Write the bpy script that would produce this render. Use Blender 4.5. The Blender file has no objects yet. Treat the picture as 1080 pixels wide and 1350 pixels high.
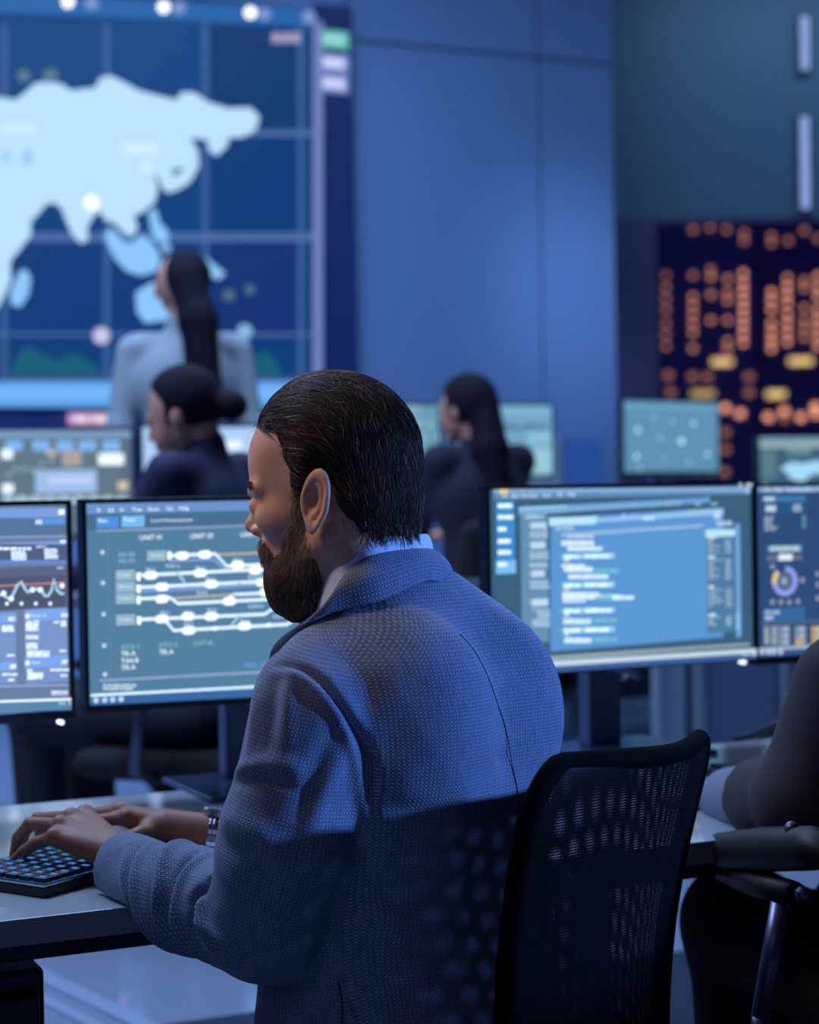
import bpy, bmesh, math, random
import numpy as np
from mathutils import Vector, Matrix
random.seed(7); rng = np.random.default_rng(7)
PI = math.pi
sc = bpy.context.scene
COL = sc.collection
# ---------------------------------------------------------------- camera
F_PX = 2400.0; CAM = np.array([0.0, 0.0, 1.22])
_d = math.atan(35/2400); _r = 0.016
_f = np.array([0, math.cos(_d), -math.sin(_d)]); _r0 = np.array([1.0, 0, 0]); _u0 = np.cross(_r0, _f)
_rt = _r0*math.cos(_r) - _u0*math.sin(_r); _up = _u0*math.cos(_r) + _r0*math.sin(_r)
def ray(px, py): return _f + _rt*(px-540)/F_PX - _up*(py-675)/F_PX
def P(px, py, Y):
    v = ray(px, py); return CAM + v*(Y/v[1])
def Pz(px, py, z):
    v = ray(px, py); return CAM + v*((z-CAM[2])/v[2])
def Pp(px, py, q, n):
    v = ray(px, py); return CAM + v*(np.dot(np.array(q)-CAM, n)/np.dot(v, n))
cd = bpy.data.cameras.new('camera'); cam = bpy.data.objects.new('camera', cd); COL.objects.link(cam)
cd.sensor_fit = 'VERTICAL'; cd.sensor_height = 36; cd.lens = 64
cam.matrix_world = Matrix(((_rt[0], _up[0], -_f[0], CAM[0]), (_rt[1], _up[1], -_f[1], CAM[1]), (_rt[2], _up[2], -_f[2], CAM[2]), (0, 0, 0, 1)))
cd.dof.use_dof = True; cd.dof.focus_distance = 1.98; cd.dof.aperture_fstop = 4.0
cd.clip_start = 0.05; cd.clip_end = 200
sc.camera = cam
sc.view_settings.view_transform = 'Standard'; sc.view_settings.look = 'None'
sc.view_settings.exposure = 0.0; sc.view_settings.gamma = 1.0; sc.view_settings.use_curve_mapping = False
# ---------------------------------------------------------------- materials
def lin(c):
    c = c/255.0
    return c/12.92 if c <= 0.04045 else ((c+0.055)/1.055)**2.4
def rgb(r, g, b): return (lin(r), lin(g), lin(b), 1.0)
_mc = {}
def pbr(name, c, rough=0.5, metal=0.0, spec=0.5, noise=0.0, nscale=40.0, bump=0.0, coat=0.0, sheen=0.0):
    if name in _mc: return _mc[name]
    m = bpy.data.materials.new(name); m.use_nodes = True; nt = m.node_tree; b = nt.nodes['Principled BSDF']
    b.inputs['Base Color'].default_value = rgb(*c); b.inputs['Roughness'].default_value = rough
    b.inputs['Metallic'].default_value = metal; b.inputs['Specular IOR Level'].default_value = spec
    b.inputs['Coat Weight'].default_value = coat; b.inputs['Sheen Weight'].default_value = sheen
    if noise or bump:
        tc = nt.nodes.new('ShaderNodeTexCoord'); n = nt.nodes.new('ShaderNodeTexNoise')
        n.inputs['Scale'].default_value = nscale; n.inputs['Detail'].default_value = 5
        nt.links.new(tc.outputs['Object'], n.inputs['Vector'])
        if noise:
            mx = nt.nodes.new('ShaderNodeMix'); mx.data_type = 'RGBA'
            a = rgb(*c); mx.inputs[6].default_value = tuple(v*(1-noise) for v in a[:3])+(1,)
            mx.inputs[7].default_value = tuple(min(1, v*(1+noise)) for v in a[:3])+(1,)
            nt.links.new(n.outputs['Fac'], mx.inputs[0]); nt.links.new(mx.outputs[2], b.inputs['Base Color'])
        if bump:
            bp = nt.nodes.new('ShaderNodeBump'); bp.inputs['Strength'].default_value = bump; bp.inputs['Distance'].default_value = 0.002
            nt.links.new(n.outputs['Fac'], bp.inputs['Height']); nt.links.new(bp.outputs['Normal'], b.inputs['Normal'])
    _mc[name] = m; return m
def em(c, k=1.0):
    key = 'glow_%d_%d_%d_%g' % (c[0], c[1], c[2], k)
    if key in _mc: return _mc[key]
    m = bpy.data.materials.new(key); m.use_nodes = True; nt = m.node_tree; b = nt.nodes['Principled BSDF']
    b.inputs['Base Color'].default_value = (0.003, 0.003, 0.004, 1); b.inputs['Roughness'].default_value = 0.45
    b.inputs['Specular IOR Level'].default_value = 0.2
    b.inputs['Emission Color'].default_value = rgb(*c); b.inputs['Emission Strength'].default_value = k
    _mc[key] = m; return m
# ---------------------------------------------------------------- objects
_mats = {}
def empty(name, loc, rz=0.0, label=None, cat=None, group=None):
    o = bpy.data.objects.new(name, None); COL.objects.link(o); o.empty_display_size = 0.1
    o.location = loc; o.rotation_euler = (0, 0, rz)
    _mats[o.name] = Matrix.Translation(Vector(loc)) @ Matrix.Rotation(rz, 4, 'Z')
    if label: tag(o, label, cat, group)
    return o
def tag(o, label=None, cat=None, group=None, kind=None):
    if label: o['label'] = label
    if cat: o['category'] = cat
    if group: o['group'] = group
    if kind: o['kind'] = kind
    return o
def wm(o):
    m = Matrix.Identity(4)
    while o is not None:
        m = _mats.get(o.name, Matrix.Identity(4)) @ m; o = o.parent
    return m
def link(name, me, mats, parent=None, world=False, smooth=False):
    if not isinstance(mats, (list, tuple)): mats = [mats]
    if not me.materials:
        for m in mats: me.materials.append(m)
    o = bpy.data.objects.new(name, me); COL.objects.link(o)
    if parent is not None:
        o.parent = parent
        if world: me.transform(wm(parent).inverted())
    if smooth: me.polygons.foreach_set('use_smooth', [True]*len(me.polygons))
    return o
def np_mesh(name, V, F):
    """V (n,3), F (m,k) or list of such arrays"""
    me = bpy.data.meshes.new(name)
    Fs = F if isinstance(F, list) else [F]
    Fs = [np.asarray(f, dtype=np.int64) for f in Fs if len(f)]
    V = np.asarray(V, dtype=np.float32); me.vertices.add(len(V)); me.vertices.foreach_set('co', V.ravel())
    nl = sum(f.size for f in Fs); npg = sum(len(f) for f in Fs)
    me.loops.add(nl); me.loops.foreach_set('vertex_index', np.concatenate([f.ravel() for f in Fs]).astype(np.int32))
    me.polygons.add(npg); st = []; c = 0
    for f in Fs:
        st.append(c + np.arange(len(f))*f.shape[1]); c += f.size
    me.polygons.foreach_set('loop_start', np.concatenate(st).astype(np.int32))
    me.update(calc_edges=True); me.validate()
    return me
# bmesh builders ------------------------------------------------------
class MB:
    def __init__(s): s.bm = bmesh.new()
    def box(s, x0, x1, y0, y1, z0, z1, bev=0.0, mi=0, M=None):
        r = bmesh.ops.create_cube(s.bm, size=1)
        for v in r['verts']:
            v.co = Vector(((x0+x1)/2+v.co.x*(x1-x0), (y0+y1)/2+v.co.y*(y1-y0), (z0+z1)/2+v.co.z*(z1-z0)))
        fs = set(f for v in r['verts'] for f in v.link_faces)
        for f in fs: f.material_index = mi
        vs = r['verts']
        if bev:
            es = list(set(e for v in vs for e in v.link_edges))
            q = bmesh.ops.bevel(s.bm, geom=es, offset=bev, segments=2, profile=0.5, affect='EDGES', material=-1)
            vs = list(set(v for f in q['faces'] for v in f.verts) | set(v for v in vs if v.is_valid))
        if M is not None: bmesh.ops.transform(s.bm, matrix=M, verts=[v for v in vs if v.is_valid])
        return s
    def cyl(s, a, b, ra, rb=None, n=16, mi=0):
        rb = ra if rb is None else rb; a = Vector(a); b = Vector(b); d = b-a
        q = d.to_track_quat('Z', 'Y').to_matrix().to_4x4()
        M = Matrix.Translation((a+b)/2) @ q
        r = bmesh.ops.create_cone(s.bm, cap_ends=True, segments=n, radius1=ra, radius2=rb, depth=d.length, matrix=M)
        for f in set(f for v in r['verts'] for f in v.link_faces): f.material_index = mi
        return s
    def sph(s, c, r, sx=1, sy=1, sz=1, n=12, mi=0):
        q = bmesh.ops.create_uvsphere(s.bm, u_segments=n*2, v_segments=n, radius=r, matrix=Matrix.Translation(Vector(c)) @ Matrix.Diagonal((sx, sy, sz, 1)))
        for f in set(f for v in q['verts'] for f in v.link_faces): f.material_index = mi
        return s
    def tube(s, pts, r, n=8, mi=0):
        pts = [Vector(p) for p in pts]; rr = r if isinstance(r, (list, tuple)) else [r]*len(pts); rings = []
        prev = None
        for i, p in enumerate(pts):
            t = (pts[min(i+1, len(pts)-1)]-pts[max(i-1, 0)]).normalized()
            if prev is None:
                up = Vector((0, 0, 1)) if abs(t.z) < 0.9 else Vector((1, 0, 0)); a = t.cross(up).normalized()
            else: a = (prev-t*prev.dot(t)).normalized()
            prev = a; b = t.cross(a)
            rings.append([s.bm.verts.new(p+(a*math.cos(2*PI*k/n)+b*math.sin(2*PI*k/n))*rr[i]) for k in range(n)])
        for i in range(len(rings)-1):
            for k in range(n):
                f = s.bm.faces.new((rings[i][k], rings[i][(k+1) % n], rings[i+1][(k+1) % n], rings[i+1][k])); f.material_index = mi; f.smooth = True
        for g in (rings[0][::-1], rings[-1]):
            f = s.bm.faces.new(g); f.material_index = mi
        return s
    def poly(s, pts, mi=0):
        try: f = s.bm.faces.new([s.bm.verts.new(Vector(p)) for p in pts]); f.material_index = mi
        except ValueError: pass
        return s
    def grid(s, rows, mi=0, close=False):
        R = [[s.bm.verts.new(Vector(p)) for p in r] for r in rows]
        for i in range(len(R)-1):
            n = len(R[i])
            for k in range(n if close else n-1):
                f = s.bm.faces.new((R[i][k], R[i][(k+1) % n], R[i+1][(k+1) % n], R[i+1][k])); f.material_index = mi; f.smooth = True
        return s
    def build(s, name, mats, parent=None, world=False, smooth=False):
        bmesh.ops.recalc_face_normals(s.bm, faces=s.bm.faces)
        me = bpy.data.meshes.new(name); s.bm.to_mesh(me); s.bm.free()
        return link(name, me, mats, parent, world, smooth)
def children(o): return [c for c in bpy.data.objects if c.parent == o]
def copy_tree(o, parent=None):
    c = o.copy(); COL.objects.link(c); c.parent = parent
    if parent is None: _mats[c.name] = _mats.get(o.name, Matrix.Identity(4))
    for ch in children(o): copy_tree(ch, c)
    return c
def move(o, loc, rz):
    o.location = loc; o.rotation_euler = (0, 0, rz); _mats[o.name] = Matrix.Translation(Vector(loc)) @ Matrix.Rotation(rz, 4, 'Z')
# ---------------------------------------------------------------- SDF modelling
def A(*v): return np.array(v, dtype=np.float64)
def s_cap(p, a, b, ra, rb=None):
    rb = ra if rb is None else rb; a = np.asarray(a, float); b = np.asarray(b, float); ba = b-a
    h = np.clip(((p-a)@ba)/max(1e-12, ba@ba), 0, 1)
    return np.linalg.norm(p-a-h[:, None]*ba, axis=1)-(ra+(rb-ra)*h)
def s_ell(p, c, r, R=None):
    q = p-np.asarray(c, float)
    if R is not None: q = q@R
    r = np.asarray(r, float); k0 = np.linalg.norm(q/r, axis=1); k1 = np.linalg.norm(q/(r*r), axis=1)
    return k0*(k0-1.0)/np.maximum(k1, 1e-9)
def s_box(p, c, h, rad=0.0, R=None):
    q = p-np.asarray(c, float)
    if R is not None: q = q@R
    q = np.abs(q)-(np.asarray(h, float)-rad)
    return np.linalg.norm(np.maximum(q, 0), axis=1)+np.minimum(q.max(axis=1), 0)-rad
def smin(a, b, k):
    h = np.clip(0.5+0.5*(b-a)/k, 0, 1); return b+(a-b)*h-k*h*(1-h)
def smax(a, b, k): return -smin(-a, -b, k)
def snet(f, lo, hi, h):
    lo = np.asarray(lo, float); n = np.ceil((np.asarray(hi, float)-lo)/h).astype(int)+1
    B = 8; nb = (n+B-1)//B; n = nb*B
    val = np.ones(n, dtype=np.float32)
    ii = np.stack(np.meshgrid(*[np.arange(k) for k in nb], indexing='ij'), -1).reshape(-1, 3)
    cen = lo+(ii*B+(B-1)/2)*h
    dv = f(cen); lim = h*B*0.95+3*h
    act = np.abs(dv) < lim
    vb = val.reshape(nb[0], B, nb[1], B, nb[2], B)
    neg = ii[dv < 0]; 
    for i, j, k in neg: vb[i, :, j, :, k, :] = -1
    loc = np.stack(np.meshgrid(*[np.arange(B)]*3, indexing='ij'), -1).reshape(-1, 3)
    ai = ii[act]
    for c0 in range(0, len(ai), 1500):
        blk = ai[c0:c0+1500]; pts = (blk[:, None, :]*B+loc[None]).reshape(-1, 3)
        v = f(lo+pts*h); val[pts[:, 0], pts[:, 1], pts[:, 2]] = v
    s = val < 0
    c = [s[i:n[0]-1+i, j:n[1]-1+j, k:n[2]-1+k] for i in (0, 1) for j in (0, 1) for k in (0, 1)]
    cnt = sum(x.astype(np.int8) for x in c); ac = np.argwhere((cnt > 0) & (cnt < 8))
    off = np.array([(i, j, k) for i in (0, 1) for j in (0, 1) for k in (0, 1)])
    cv = np.stack([val[ac[:, 0]+o[0], ac[:, 1]+o[1], ac[:, 2]+o[2]] for o in off], 1)
    acc = np.zeros((len(ac), 3)); num = np.zeros(len(ac))
    for a in range(8):
        for b in range(a+1, 8):
            if abs(off[a]-off[b]).sum() != 1: continue
            va, vb_ = cv[:, a], cv[:, b]; m = (va < 0) != (vb_ < 0)
            t = np.where(m, va/np.where(m, va-vb_, 1), 0)
            pt = off[a]+t[:, None]*(off[b]-off[a]); acc += pt*m[:, None]; num += m
    V = lo+(ac+acc/num[:, None])*h
    vid = -np.ones(n, dtype=np.int64); vid[ac[:, 0], ac[:, 1], ac[:, 2]] = np.arange(len(ac))
    Q = []
    for ax in range(3):
        sl0 = [slice(1, None)]*3; sl1 = [slice(1, None)]*3; sl0[ax] = slice(0, -1); sl1[ax] = slice(1, None)
        a = s[tuple(sl0)]; b = s[tuple(sl1)]; e = np.argwhere(a != b)
        if not len(e): continue
        sg = a[e[:, 0], e[:, 1], e[:, 2]]
        base = e+1; base[:, ax] -= 1
        u, w = [(1, 2), (2, 0), (0, 1)][ax]
        du = np.zeros(3, int); du[u] = 1; dw = np.zeros(3, int); dw[w] = 1
        g = [vid[tuple((base-x).T)] for x in (du*0, du, du+dw, dw)]
        q = np.stack(g, 1); q[~sg] = q[~sg][:, ::-1]; Q.append(q)
    Q = np.concatenate(Q); Q = Q[(Q >= 0).all(1)]
    return V, Q
def relax(V, Q, it=1, k=0.5):
    for _ in range(it):
        acc = np.zeros_like(V); num = np.zeros(len(V))
        for a, b in ((0, 1), (1, 2), (2, 3), (3, 0)):
            np.add.at(acc, Q[:, a], V[Q[:, b]]); np.add.at(acc, Q[:, b], V[Q[:, a]])
            np.add.at(num, Q[:, a], 1); np.add.at(num, Q[:, b], 1)
        V = V*(1-k)+k*acc/np.maximum(num, 1)[:, None]
    return V
def grad(f, p, e=0.0015):
    g = np.stack([f(p+np.eye(3)[i]*e)-f(p-np.eye(3)[i]*e) for i in range(3)], 1)
    return g/np.maximum(np.linalg.norm(g, axis=1), 1e-9)[:, None]
def inpoly(x, y, poly):
    x = np.asarray(x); y = np.asarray(y); r = np.zeros(x.shape, bool); n = len(poly)
    for i in range(n):
        x0, y0 = poly[i]; x1, y1 = poly[(i+1) % n]
        if y0 == y1: continue
        c = ((y0 > y) != (y1 > y)) & (x < (x1-x0)*(y-y0)/(y1-y0)+x0); r ^= c
    return r
def polydist(x, y, poly):
    d = np.full(x.shape, 1e9)
    for i in range(len(poly)):
        a = np.array(poly[i], float); b = np.array(poly[(i+1) % len(poly)], float); ab = b-a
        t = np.clip(((x-a[0])*ab[0]+(y-a[1])*ab[1])/(ab@ab), 0, 1)
        d = np.minimum(d, np.hypot(x-a[0]-t*ab[0], y-a[1]-t*ab[1]))
    return np.where(inpoly(x, y, poly), d, -d)
class Fr:
    """local frame: f forward, l left, z up; theta = turn to the left from +Y"""
    def __init__(s, o, th): 
        s.o = np.asarray(o, float); t = math.radians(th)
        s.F = A(-math.sin(t), math.cos(t), 0); s.L = A(-math.cos(t), -math.sin(t), 0); s.Z = A(0, 0, 1); s.th = t
        s.M = np.stack([s.F, s.L, s.Z])        # rows
    def w(s, f, l, z): return s.o+f*s.F+l*s.L+z*s.Z
    def W(s, V): return s.o+np.asarray(V)@s.M
    def loc(s, V): return (np.asarray(V)-s.o)@s.M.T
def strands(f, roots, dirfun, length, nseg, h0, h1, rad, cols, name, mat, parent, jitter=0.25, lift=None):
    N = len(roots); p = roots.copy(); pts = [p.copy()]; jit = rng.normal(0, jitter, (N, 3)); L = length*(0.75+0.5*rng.random(N))
    hs = h1*(0.7+0.5*rng.random(N))
    for k in range(nseg):
        d = dirfun(p)+jit; g = grad(f, p); d -= g*(d*g).sum(1)[:, None]; d /= np.maximum(np.linalg.norm(d, axis=1), 1e-6)[:, None]
        p = p+d*(L/nseg)[:, None]; t = (k+1)/nseg
        tgt = h0+(hs-h0)*min(1, t*1.3)
        g = grad(f, p); p = p-g*(f(p)-tgt)[:, None]*0.9; pts.append(p.copy())
    T = np.stack(pts, 1)      # N,S,3
    S = nseg+1; tan = np.gradient(T, axis=1); tan /= np.maximum(np.linalg.norm(tan, axis=2), 1e-9)[..., None]
    ref = np.cross(tan, A(0.3, 0.5, 0.8)); ref /= np.maximum(np.linalg.norm(ref, axis=2), 1e-9)[..., None]; bi = np.cross(tan, ref)
    r = rad*np.linspace(1, 0.25, S)[None, :, None]
    ring = np.stack([T+r*(math.cos(a)*ref+math.sin(a)*bi) for a in (0, 2.094, 4.189)], 2)   # N,S,3,3
    V = ring.reshape(-1, 3); base = (np.arange(N)[:, None]*S+np.arange(nseg)[None])*3
    Q = np.concatenate([np.stack([base+a, base+b, base+3+b, base+3+a], -1).reshape(-1, 4) for a, b in ((0, 1), (1, 2), (2, 0))])
    return V, Q, np.repeat(cols, S*3, axis=0)
def colored(name, V, Q, C, mat, parent, world=True):
    me = np_mesh(name, V, Q); at = me.color_attributes.new('tint', 'FLOAT_COLOR', 'POINT')
    at.data.foreach_set('color', np.concatenate([C, np.ones((len(C), 1))], 1).astype(np.float32).ravel())
    return link(name, me, mat, parent, world, True)
def tint_mat(name, rough=0.5, spec=0.3, aniso=0.0):
    m = bpy.data.materials.new(name); m.use_nodes = True; nt = m.node_tree; b = nt.nodes['Principled BSDF']
    a = nt.nodes.new('ShaderNodeAttribute'); a.attribute_name = 'tint'
    nt.links.new(a.outputs['Color'], b.inputs['Base Color']); b.inputs['Roughness'].default_value = rough; b.inputs['Specular IOR Level'].default_value = spec
    return m
def catmull(pts, n):
    p = np.asarray(pts, float); out = []
    for i in range(len(p)-1):
        p0 = p[max(i-1, 0)]; p1 = p[i]; p2 = p[i+1]; p3 = p[min(i+2, len(p)-1)]
        for t in np.linspace(0, 1, n, endpoint=False):
            out.append(0.5*((2*p1)+(-p0+p2)*t+(2*p0-5*p1+4*p2-p3)*t*t+(-p0+3*p1-3*p2+p3)*t**3))
    out.append(p[-1]); return np.array(out)
cd.clip_end = 3000
RZ = math.radians(24.5); DX = A(math.cos(RZ), math.sin(RZ), 0); DN = A(-math.sin(RZ), math.cos(RZ), 0)
w = bpy.data.worlds.new('night'); sc.world = w; w.use_nodes = True
w.node_tree.nodes['Background'].inputs[0].default_value = rgb(34, 36, 84); w.node_tree.nodes['Background'].inputs[1].default_value = 1.0
M_floor = pbr('polished_floor', (140, 156, 180), 0.13, spec=0.8, noise=0.06, nscale=3, coat=0.5)
M_wall = pbr('blue_wall_panel', (112, 150, 196), 0.5, noise=0.03, nscale=1.5)
M_dark = pbr('dark_groove', (20, 24, 40), 0.7)
M_ceil = pbr('ceiling_paint', (60, 66, 80), 0.8)
M_side = pbr('side_wall_paint', (70, 80, 105), 0.7)
def struct(o): o['kind'] = 'structure'; return o
# floors: low one round the front desk, raised one behind it
Q = A(-0.448, 1.99, 0); STEP = 1.35; FZ = 0.2
def along(z, t, n): return tuple(Q+DX*t+DN*n+A(0, 0, z))
m = MB(); m.box(-5, 5.5, -3, 11.2, -0.12, 0.0); struct(m.build('floor', M_floor))
a0 = along(0, -5.1, STEP); 
pl = []
def line_at_x(x): 
    t = (x-Q[0]-DN[0]*STEP)/DX[0]; return (x, Q[1]+DX[1]*t+DN[1]*STEP)
p0 = line_at_x(-5.0); p1 = line_at_x(5.5)
m = MB(); base = [(p0[0], p0[1]), (p1[0], p1[1]), (5.5, 11.2), (-5.0, 11.2)]
lo_ = [(x, y, 0.001) for x, y in base]; hi_ = [(x, y, FZ) for x, y in base]
m.poly(lo_[::-1]); m.poly(hi_)
for i in range(4): m.poly([lo_[i], lo_[(i+1) % 4], hi_[(i+1) % 4], hi_[i]])
bmesh.ops.remove_doubles(m.bm, verts=m.bm.verts, dist=1e-5)
fl2 = struct(m.build('floor', M_floor))
# pale flat strips on the floor under the desk
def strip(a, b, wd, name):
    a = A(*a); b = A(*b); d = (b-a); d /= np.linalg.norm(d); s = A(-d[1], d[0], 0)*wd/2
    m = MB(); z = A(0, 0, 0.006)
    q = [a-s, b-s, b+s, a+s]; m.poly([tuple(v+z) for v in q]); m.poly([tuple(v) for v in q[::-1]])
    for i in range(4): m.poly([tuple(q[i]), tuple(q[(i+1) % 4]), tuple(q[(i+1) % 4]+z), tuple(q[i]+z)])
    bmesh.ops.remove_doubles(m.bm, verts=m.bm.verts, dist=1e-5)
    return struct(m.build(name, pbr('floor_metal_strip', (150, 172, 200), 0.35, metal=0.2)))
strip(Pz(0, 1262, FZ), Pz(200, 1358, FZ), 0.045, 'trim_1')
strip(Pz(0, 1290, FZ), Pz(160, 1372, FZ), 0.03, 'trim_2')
# walls
m = MB(); m.box(-5.1, -5, -3, 11.2, 0, 4.3); struct(m.build('wall_left', M_side))
m = MB(); m.box(5.5, 5.6, -3, 11.2, 0, 4.3); struct(m.build('wall_right', M_side))
m = MB(); m.box(-5.1, 5.6, -3.1, -3, 0, 4.3); struct(m.build('wall_rear', M_side))
m = MB(); m.box(-5.1, 5.6, -3.1, 11.3, 4.3, 4.4); struct(m.build('ceiling', M_ceil))
WB = A(-1.715, 8.4, 0)                 # point on the back wall
wb = Matrix.Translation(Vector(WB)) @ Matrix.Rotation(RZ, 4, 'Z')
def wall_uv(px, py, off=0.0):
    """local x,z on the back wall (off = distance in front of it)"""
    q = Pp(px, py, WB-DN*off, DN)-WB; return q@DX, q[2]
XE = wall_uv(812, 400)[0]
m = MB(); m.box(-3.6, XE, 0.02, 0.25, FZ-0.05, 4.3, mi=1, M=wb)
xs = [-3.6, -1.6, wall_uv(462, 300)[0], wall_uv(714, 300)[0], XE]
zs = [FZ, wall_uv(625, 68)[1], 4.3]
for i in range(4):
    for j in range(2):
        m.box(xs[i]+0.006, xs[i+1]-(0.006 if i < 3 else 0), 0.0, 0.03, zs[j]+0.006, zs[j+1]-0.006, bev=0.004, M=wb)
m.box(XE-0.25, XE, 0.031, 1.4, FZ-0.05, 4.3, bev=0.02, M=wb)
struct(m.build('wall_back', [M_wall, M_dark]))
# far wall with the window, beyond the column
YW = 10.9; zt = P(940, 287, YW)[2]; x0w = P(800, 300, YW)[0]
m = MB(); m.box(x0w-0.5, 5.5, YW, YW+0.2, zt, 4.3); m.box(x0w-0.5, 5.5, YW, YW+0.2, FZ, 0.75)
struct(m.build('wall_far', pbr('far_wall_paint', (84, 124, 150), 0.5, noise=0.02, nscale=1)))
m = MB(); xj = P(866, 400, YW)[0]
m.box(x0w-0.5, xj, YW-0.02, YW+0.12, 0.75, zt); m.box(xj, 5.5, YW-0.02, YW+0.1, zt-0.03, zt); m.box(xj, 5.5, YW-0.02, YW+0.1, 0.75, 0.82)
m.box(3.5, 3.57, YW-0.02, YW+0.1, 0.82, zt-0.03); m.box(5.4, 5.5, YW-0.02, YW+0.1, 0.82, zt-0.03)
win = struct(m.build('window_1', pbr('window_frame_grey', (80, 84, 130), 0.5)))
g = bpy.data.materials.new('window_glass'); g.use_nodes = True; nt = g.node_tree; nt.nodes.remove(nt.nodes['Principled BSDF'])
tr = nt.nodes.new('ShaderNodeBsdfTransparent'); gl = nt.nodes.new('ShaderNodeBsdfGlossy'); mx = nt.nodes.new('ShaderNodeMixShader')
gl.inputs['Roughness'].default_value = 0.05; mx.inputs[0].default_value = 0.07; tr.inputs[0].default_value = (0.9, 0.93, 0.96, 1)
nt.links.new(tr.outputs[0], mx.inputs[1]); nt.links.new(gl.outputs[0], mx.inputs[2]); nt.links.new(mx.outputs[0], nt.nodes['Material Output'].inputs[0])
m = MB(); m.box(xj, 5.4, YW+0.03, YW+0.038, 0.82, zt-0.03); m.build('window_pane', g, win)
# vertical light reflections on the far wall, added as glowing strips
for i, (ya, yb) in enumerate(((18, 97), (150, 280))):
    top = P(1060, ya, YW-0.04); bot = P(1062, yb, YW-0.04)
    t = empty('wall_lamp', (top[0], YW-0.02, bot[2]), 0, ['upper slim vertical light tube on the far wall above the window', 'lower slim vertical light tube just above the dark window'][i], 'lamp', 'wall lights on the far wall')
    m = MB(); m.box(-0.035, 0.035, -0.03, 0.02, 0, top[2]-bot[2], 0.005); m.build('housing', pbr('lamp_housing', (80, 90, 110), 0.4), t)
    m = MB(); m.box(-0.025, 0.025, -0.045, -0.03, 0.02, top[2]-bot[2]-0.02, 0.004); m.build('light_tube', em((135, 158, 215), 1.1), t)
# ---- city beyond the window
YC = 500.0
def city(label, x0, x1, ytop, wins, body, Y=YC):
    a = P(x0, ytop, Y); b = P(x1, ytop, Y); t = empty('office_tower', (a[0], Y, -60), 0, label, 'building', 'office towers outside the window')
    m = MB(); m.box(0, b[0]-a[0], 0.5, 25, 0, a[2]+60); m.box(0.5, b[0]-a[0]-0.5, 1, 20, a[2]+60, a[2]+62); m.build('facade', pbr('tower_facade'+str(int(x0)), body, 0.8), t)
    cache = {}
    for (px, py, wpx, hpx, c, k) in wins:
        q = P(px, py, Y)
        key = (wpx, hpx, c, k)
        if key not in cache:
            sw = wpx*Y/F_PX; sh = hpx*Y/F_PX
            mm = MB(); mm.box(-sw/2, sw/2, 0, 0.5, -sh/2, sh/2); o = mm.build('lit_window', em(c, k), t); cache[key] = o
        else:
            o = cache[key].copy(); COL.objects.link(o)
        o.location = (q[0]-a[0], 0.1, q[2]+60)
Zc = lambda x, y: (440+x/1.6875, y/1.6875)
OR = (236, 150, 116); YL = (235, 190, 120)
wl, wr = [], []
cols = {740: (612, 640, 665, 690, 720, 745, 770), 800: (612, 660, 680, 700, 720, 740, 775), 840: (600, 615, 655, 712), 877: (620, 650, 668, 712, 760, 778), 912: (608, 630, 648, 667, 686, 705, 724, 743, 762),
        975: (650, 668, 688, 720, 740, 758, 775), 1010: (618, 637, 656, 675, 700, 720, 740, 760), 1048: (625, 640, 685, 712, 730, 750), 1078: (615, 640, 660, 690, 710, 730, 750, 770)}
for x, ys in cols.items():
    for y in ys:
        k = 2.6 if x in (912, 975, 1010, 1078) else 1.5
        if x == 740: k = 1.0
        p = Zc(x, y); (wl if x < 940 else wr).append((p[0], p[1], 6, 6, OR, k*(0.7 if y in (612, 600, 618) else 1)))
for x, y in ((800, 510), (838, 505), (875, 510), (914, 518), (975, 525), (1012, 535), (1048, 512), (1078, 530), (914, 535), (975, 540)):
    p = Zc(x, y); (wl if x < 940 else wr).append((p[0], p[1], 6, 6, OR, 1.0))
for x, y, ww in ((865, 805, 26), (1040, 803, 30), (822, 876, 30), (985, 877, 24)):
    p = Zc(x, y); (wl if x < 940 else wr).append((p[0], p[1], ww, 8, YL, 1.9 if ww < 29 or x == 1040 else 1.0))
for x, y in ((925, 873), (925, 838), (750, 872), (745, 835), (872, 908), (905, 920), (968, 928), (1003, 915), (1003, 930), (1040, 928), (1073, 905), (1073, 920), (872, 962), (872, 1000), (870, 1050), (800, 838), (832, 838)):
    p = Zc(x, y); (wl if x < 940 else wr).append((p[0], p[1], 9, 8, OR, 2.6 if y in (908, 920, 915, 928, 905) else 0.7))
city('dark office tower with orange lit windows, left one seen through the window', 862, 994, 250, wl, (120, 118, 172))
city('dark office tower with orange lit windows, right one seen through the window', 1002, 1180, 262, wr, (112, 108, 165), 520)
def band(px0, px1, py, hpx, c, Y, label):
    a = P(px0, py, Y); b = P(px1, py, Y); t = empty('office_tower', (a[0], Y, -60), 0, label, 'building')
    m = MB(); m.box(0, b[0]-a[0], 0.3, 30, 0, a[2]+60); m.build('facade', pbr('low_block', (20, 22, 58), 0.8), t)
    m = MB(); m.box(2, b[0]-a[0]-2, 0, 0.3, a[2]+60-hpx*Y/F_PX-4, a[2]+60-4); m.build('lit_window', em(c, 0.12), t)
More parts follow.
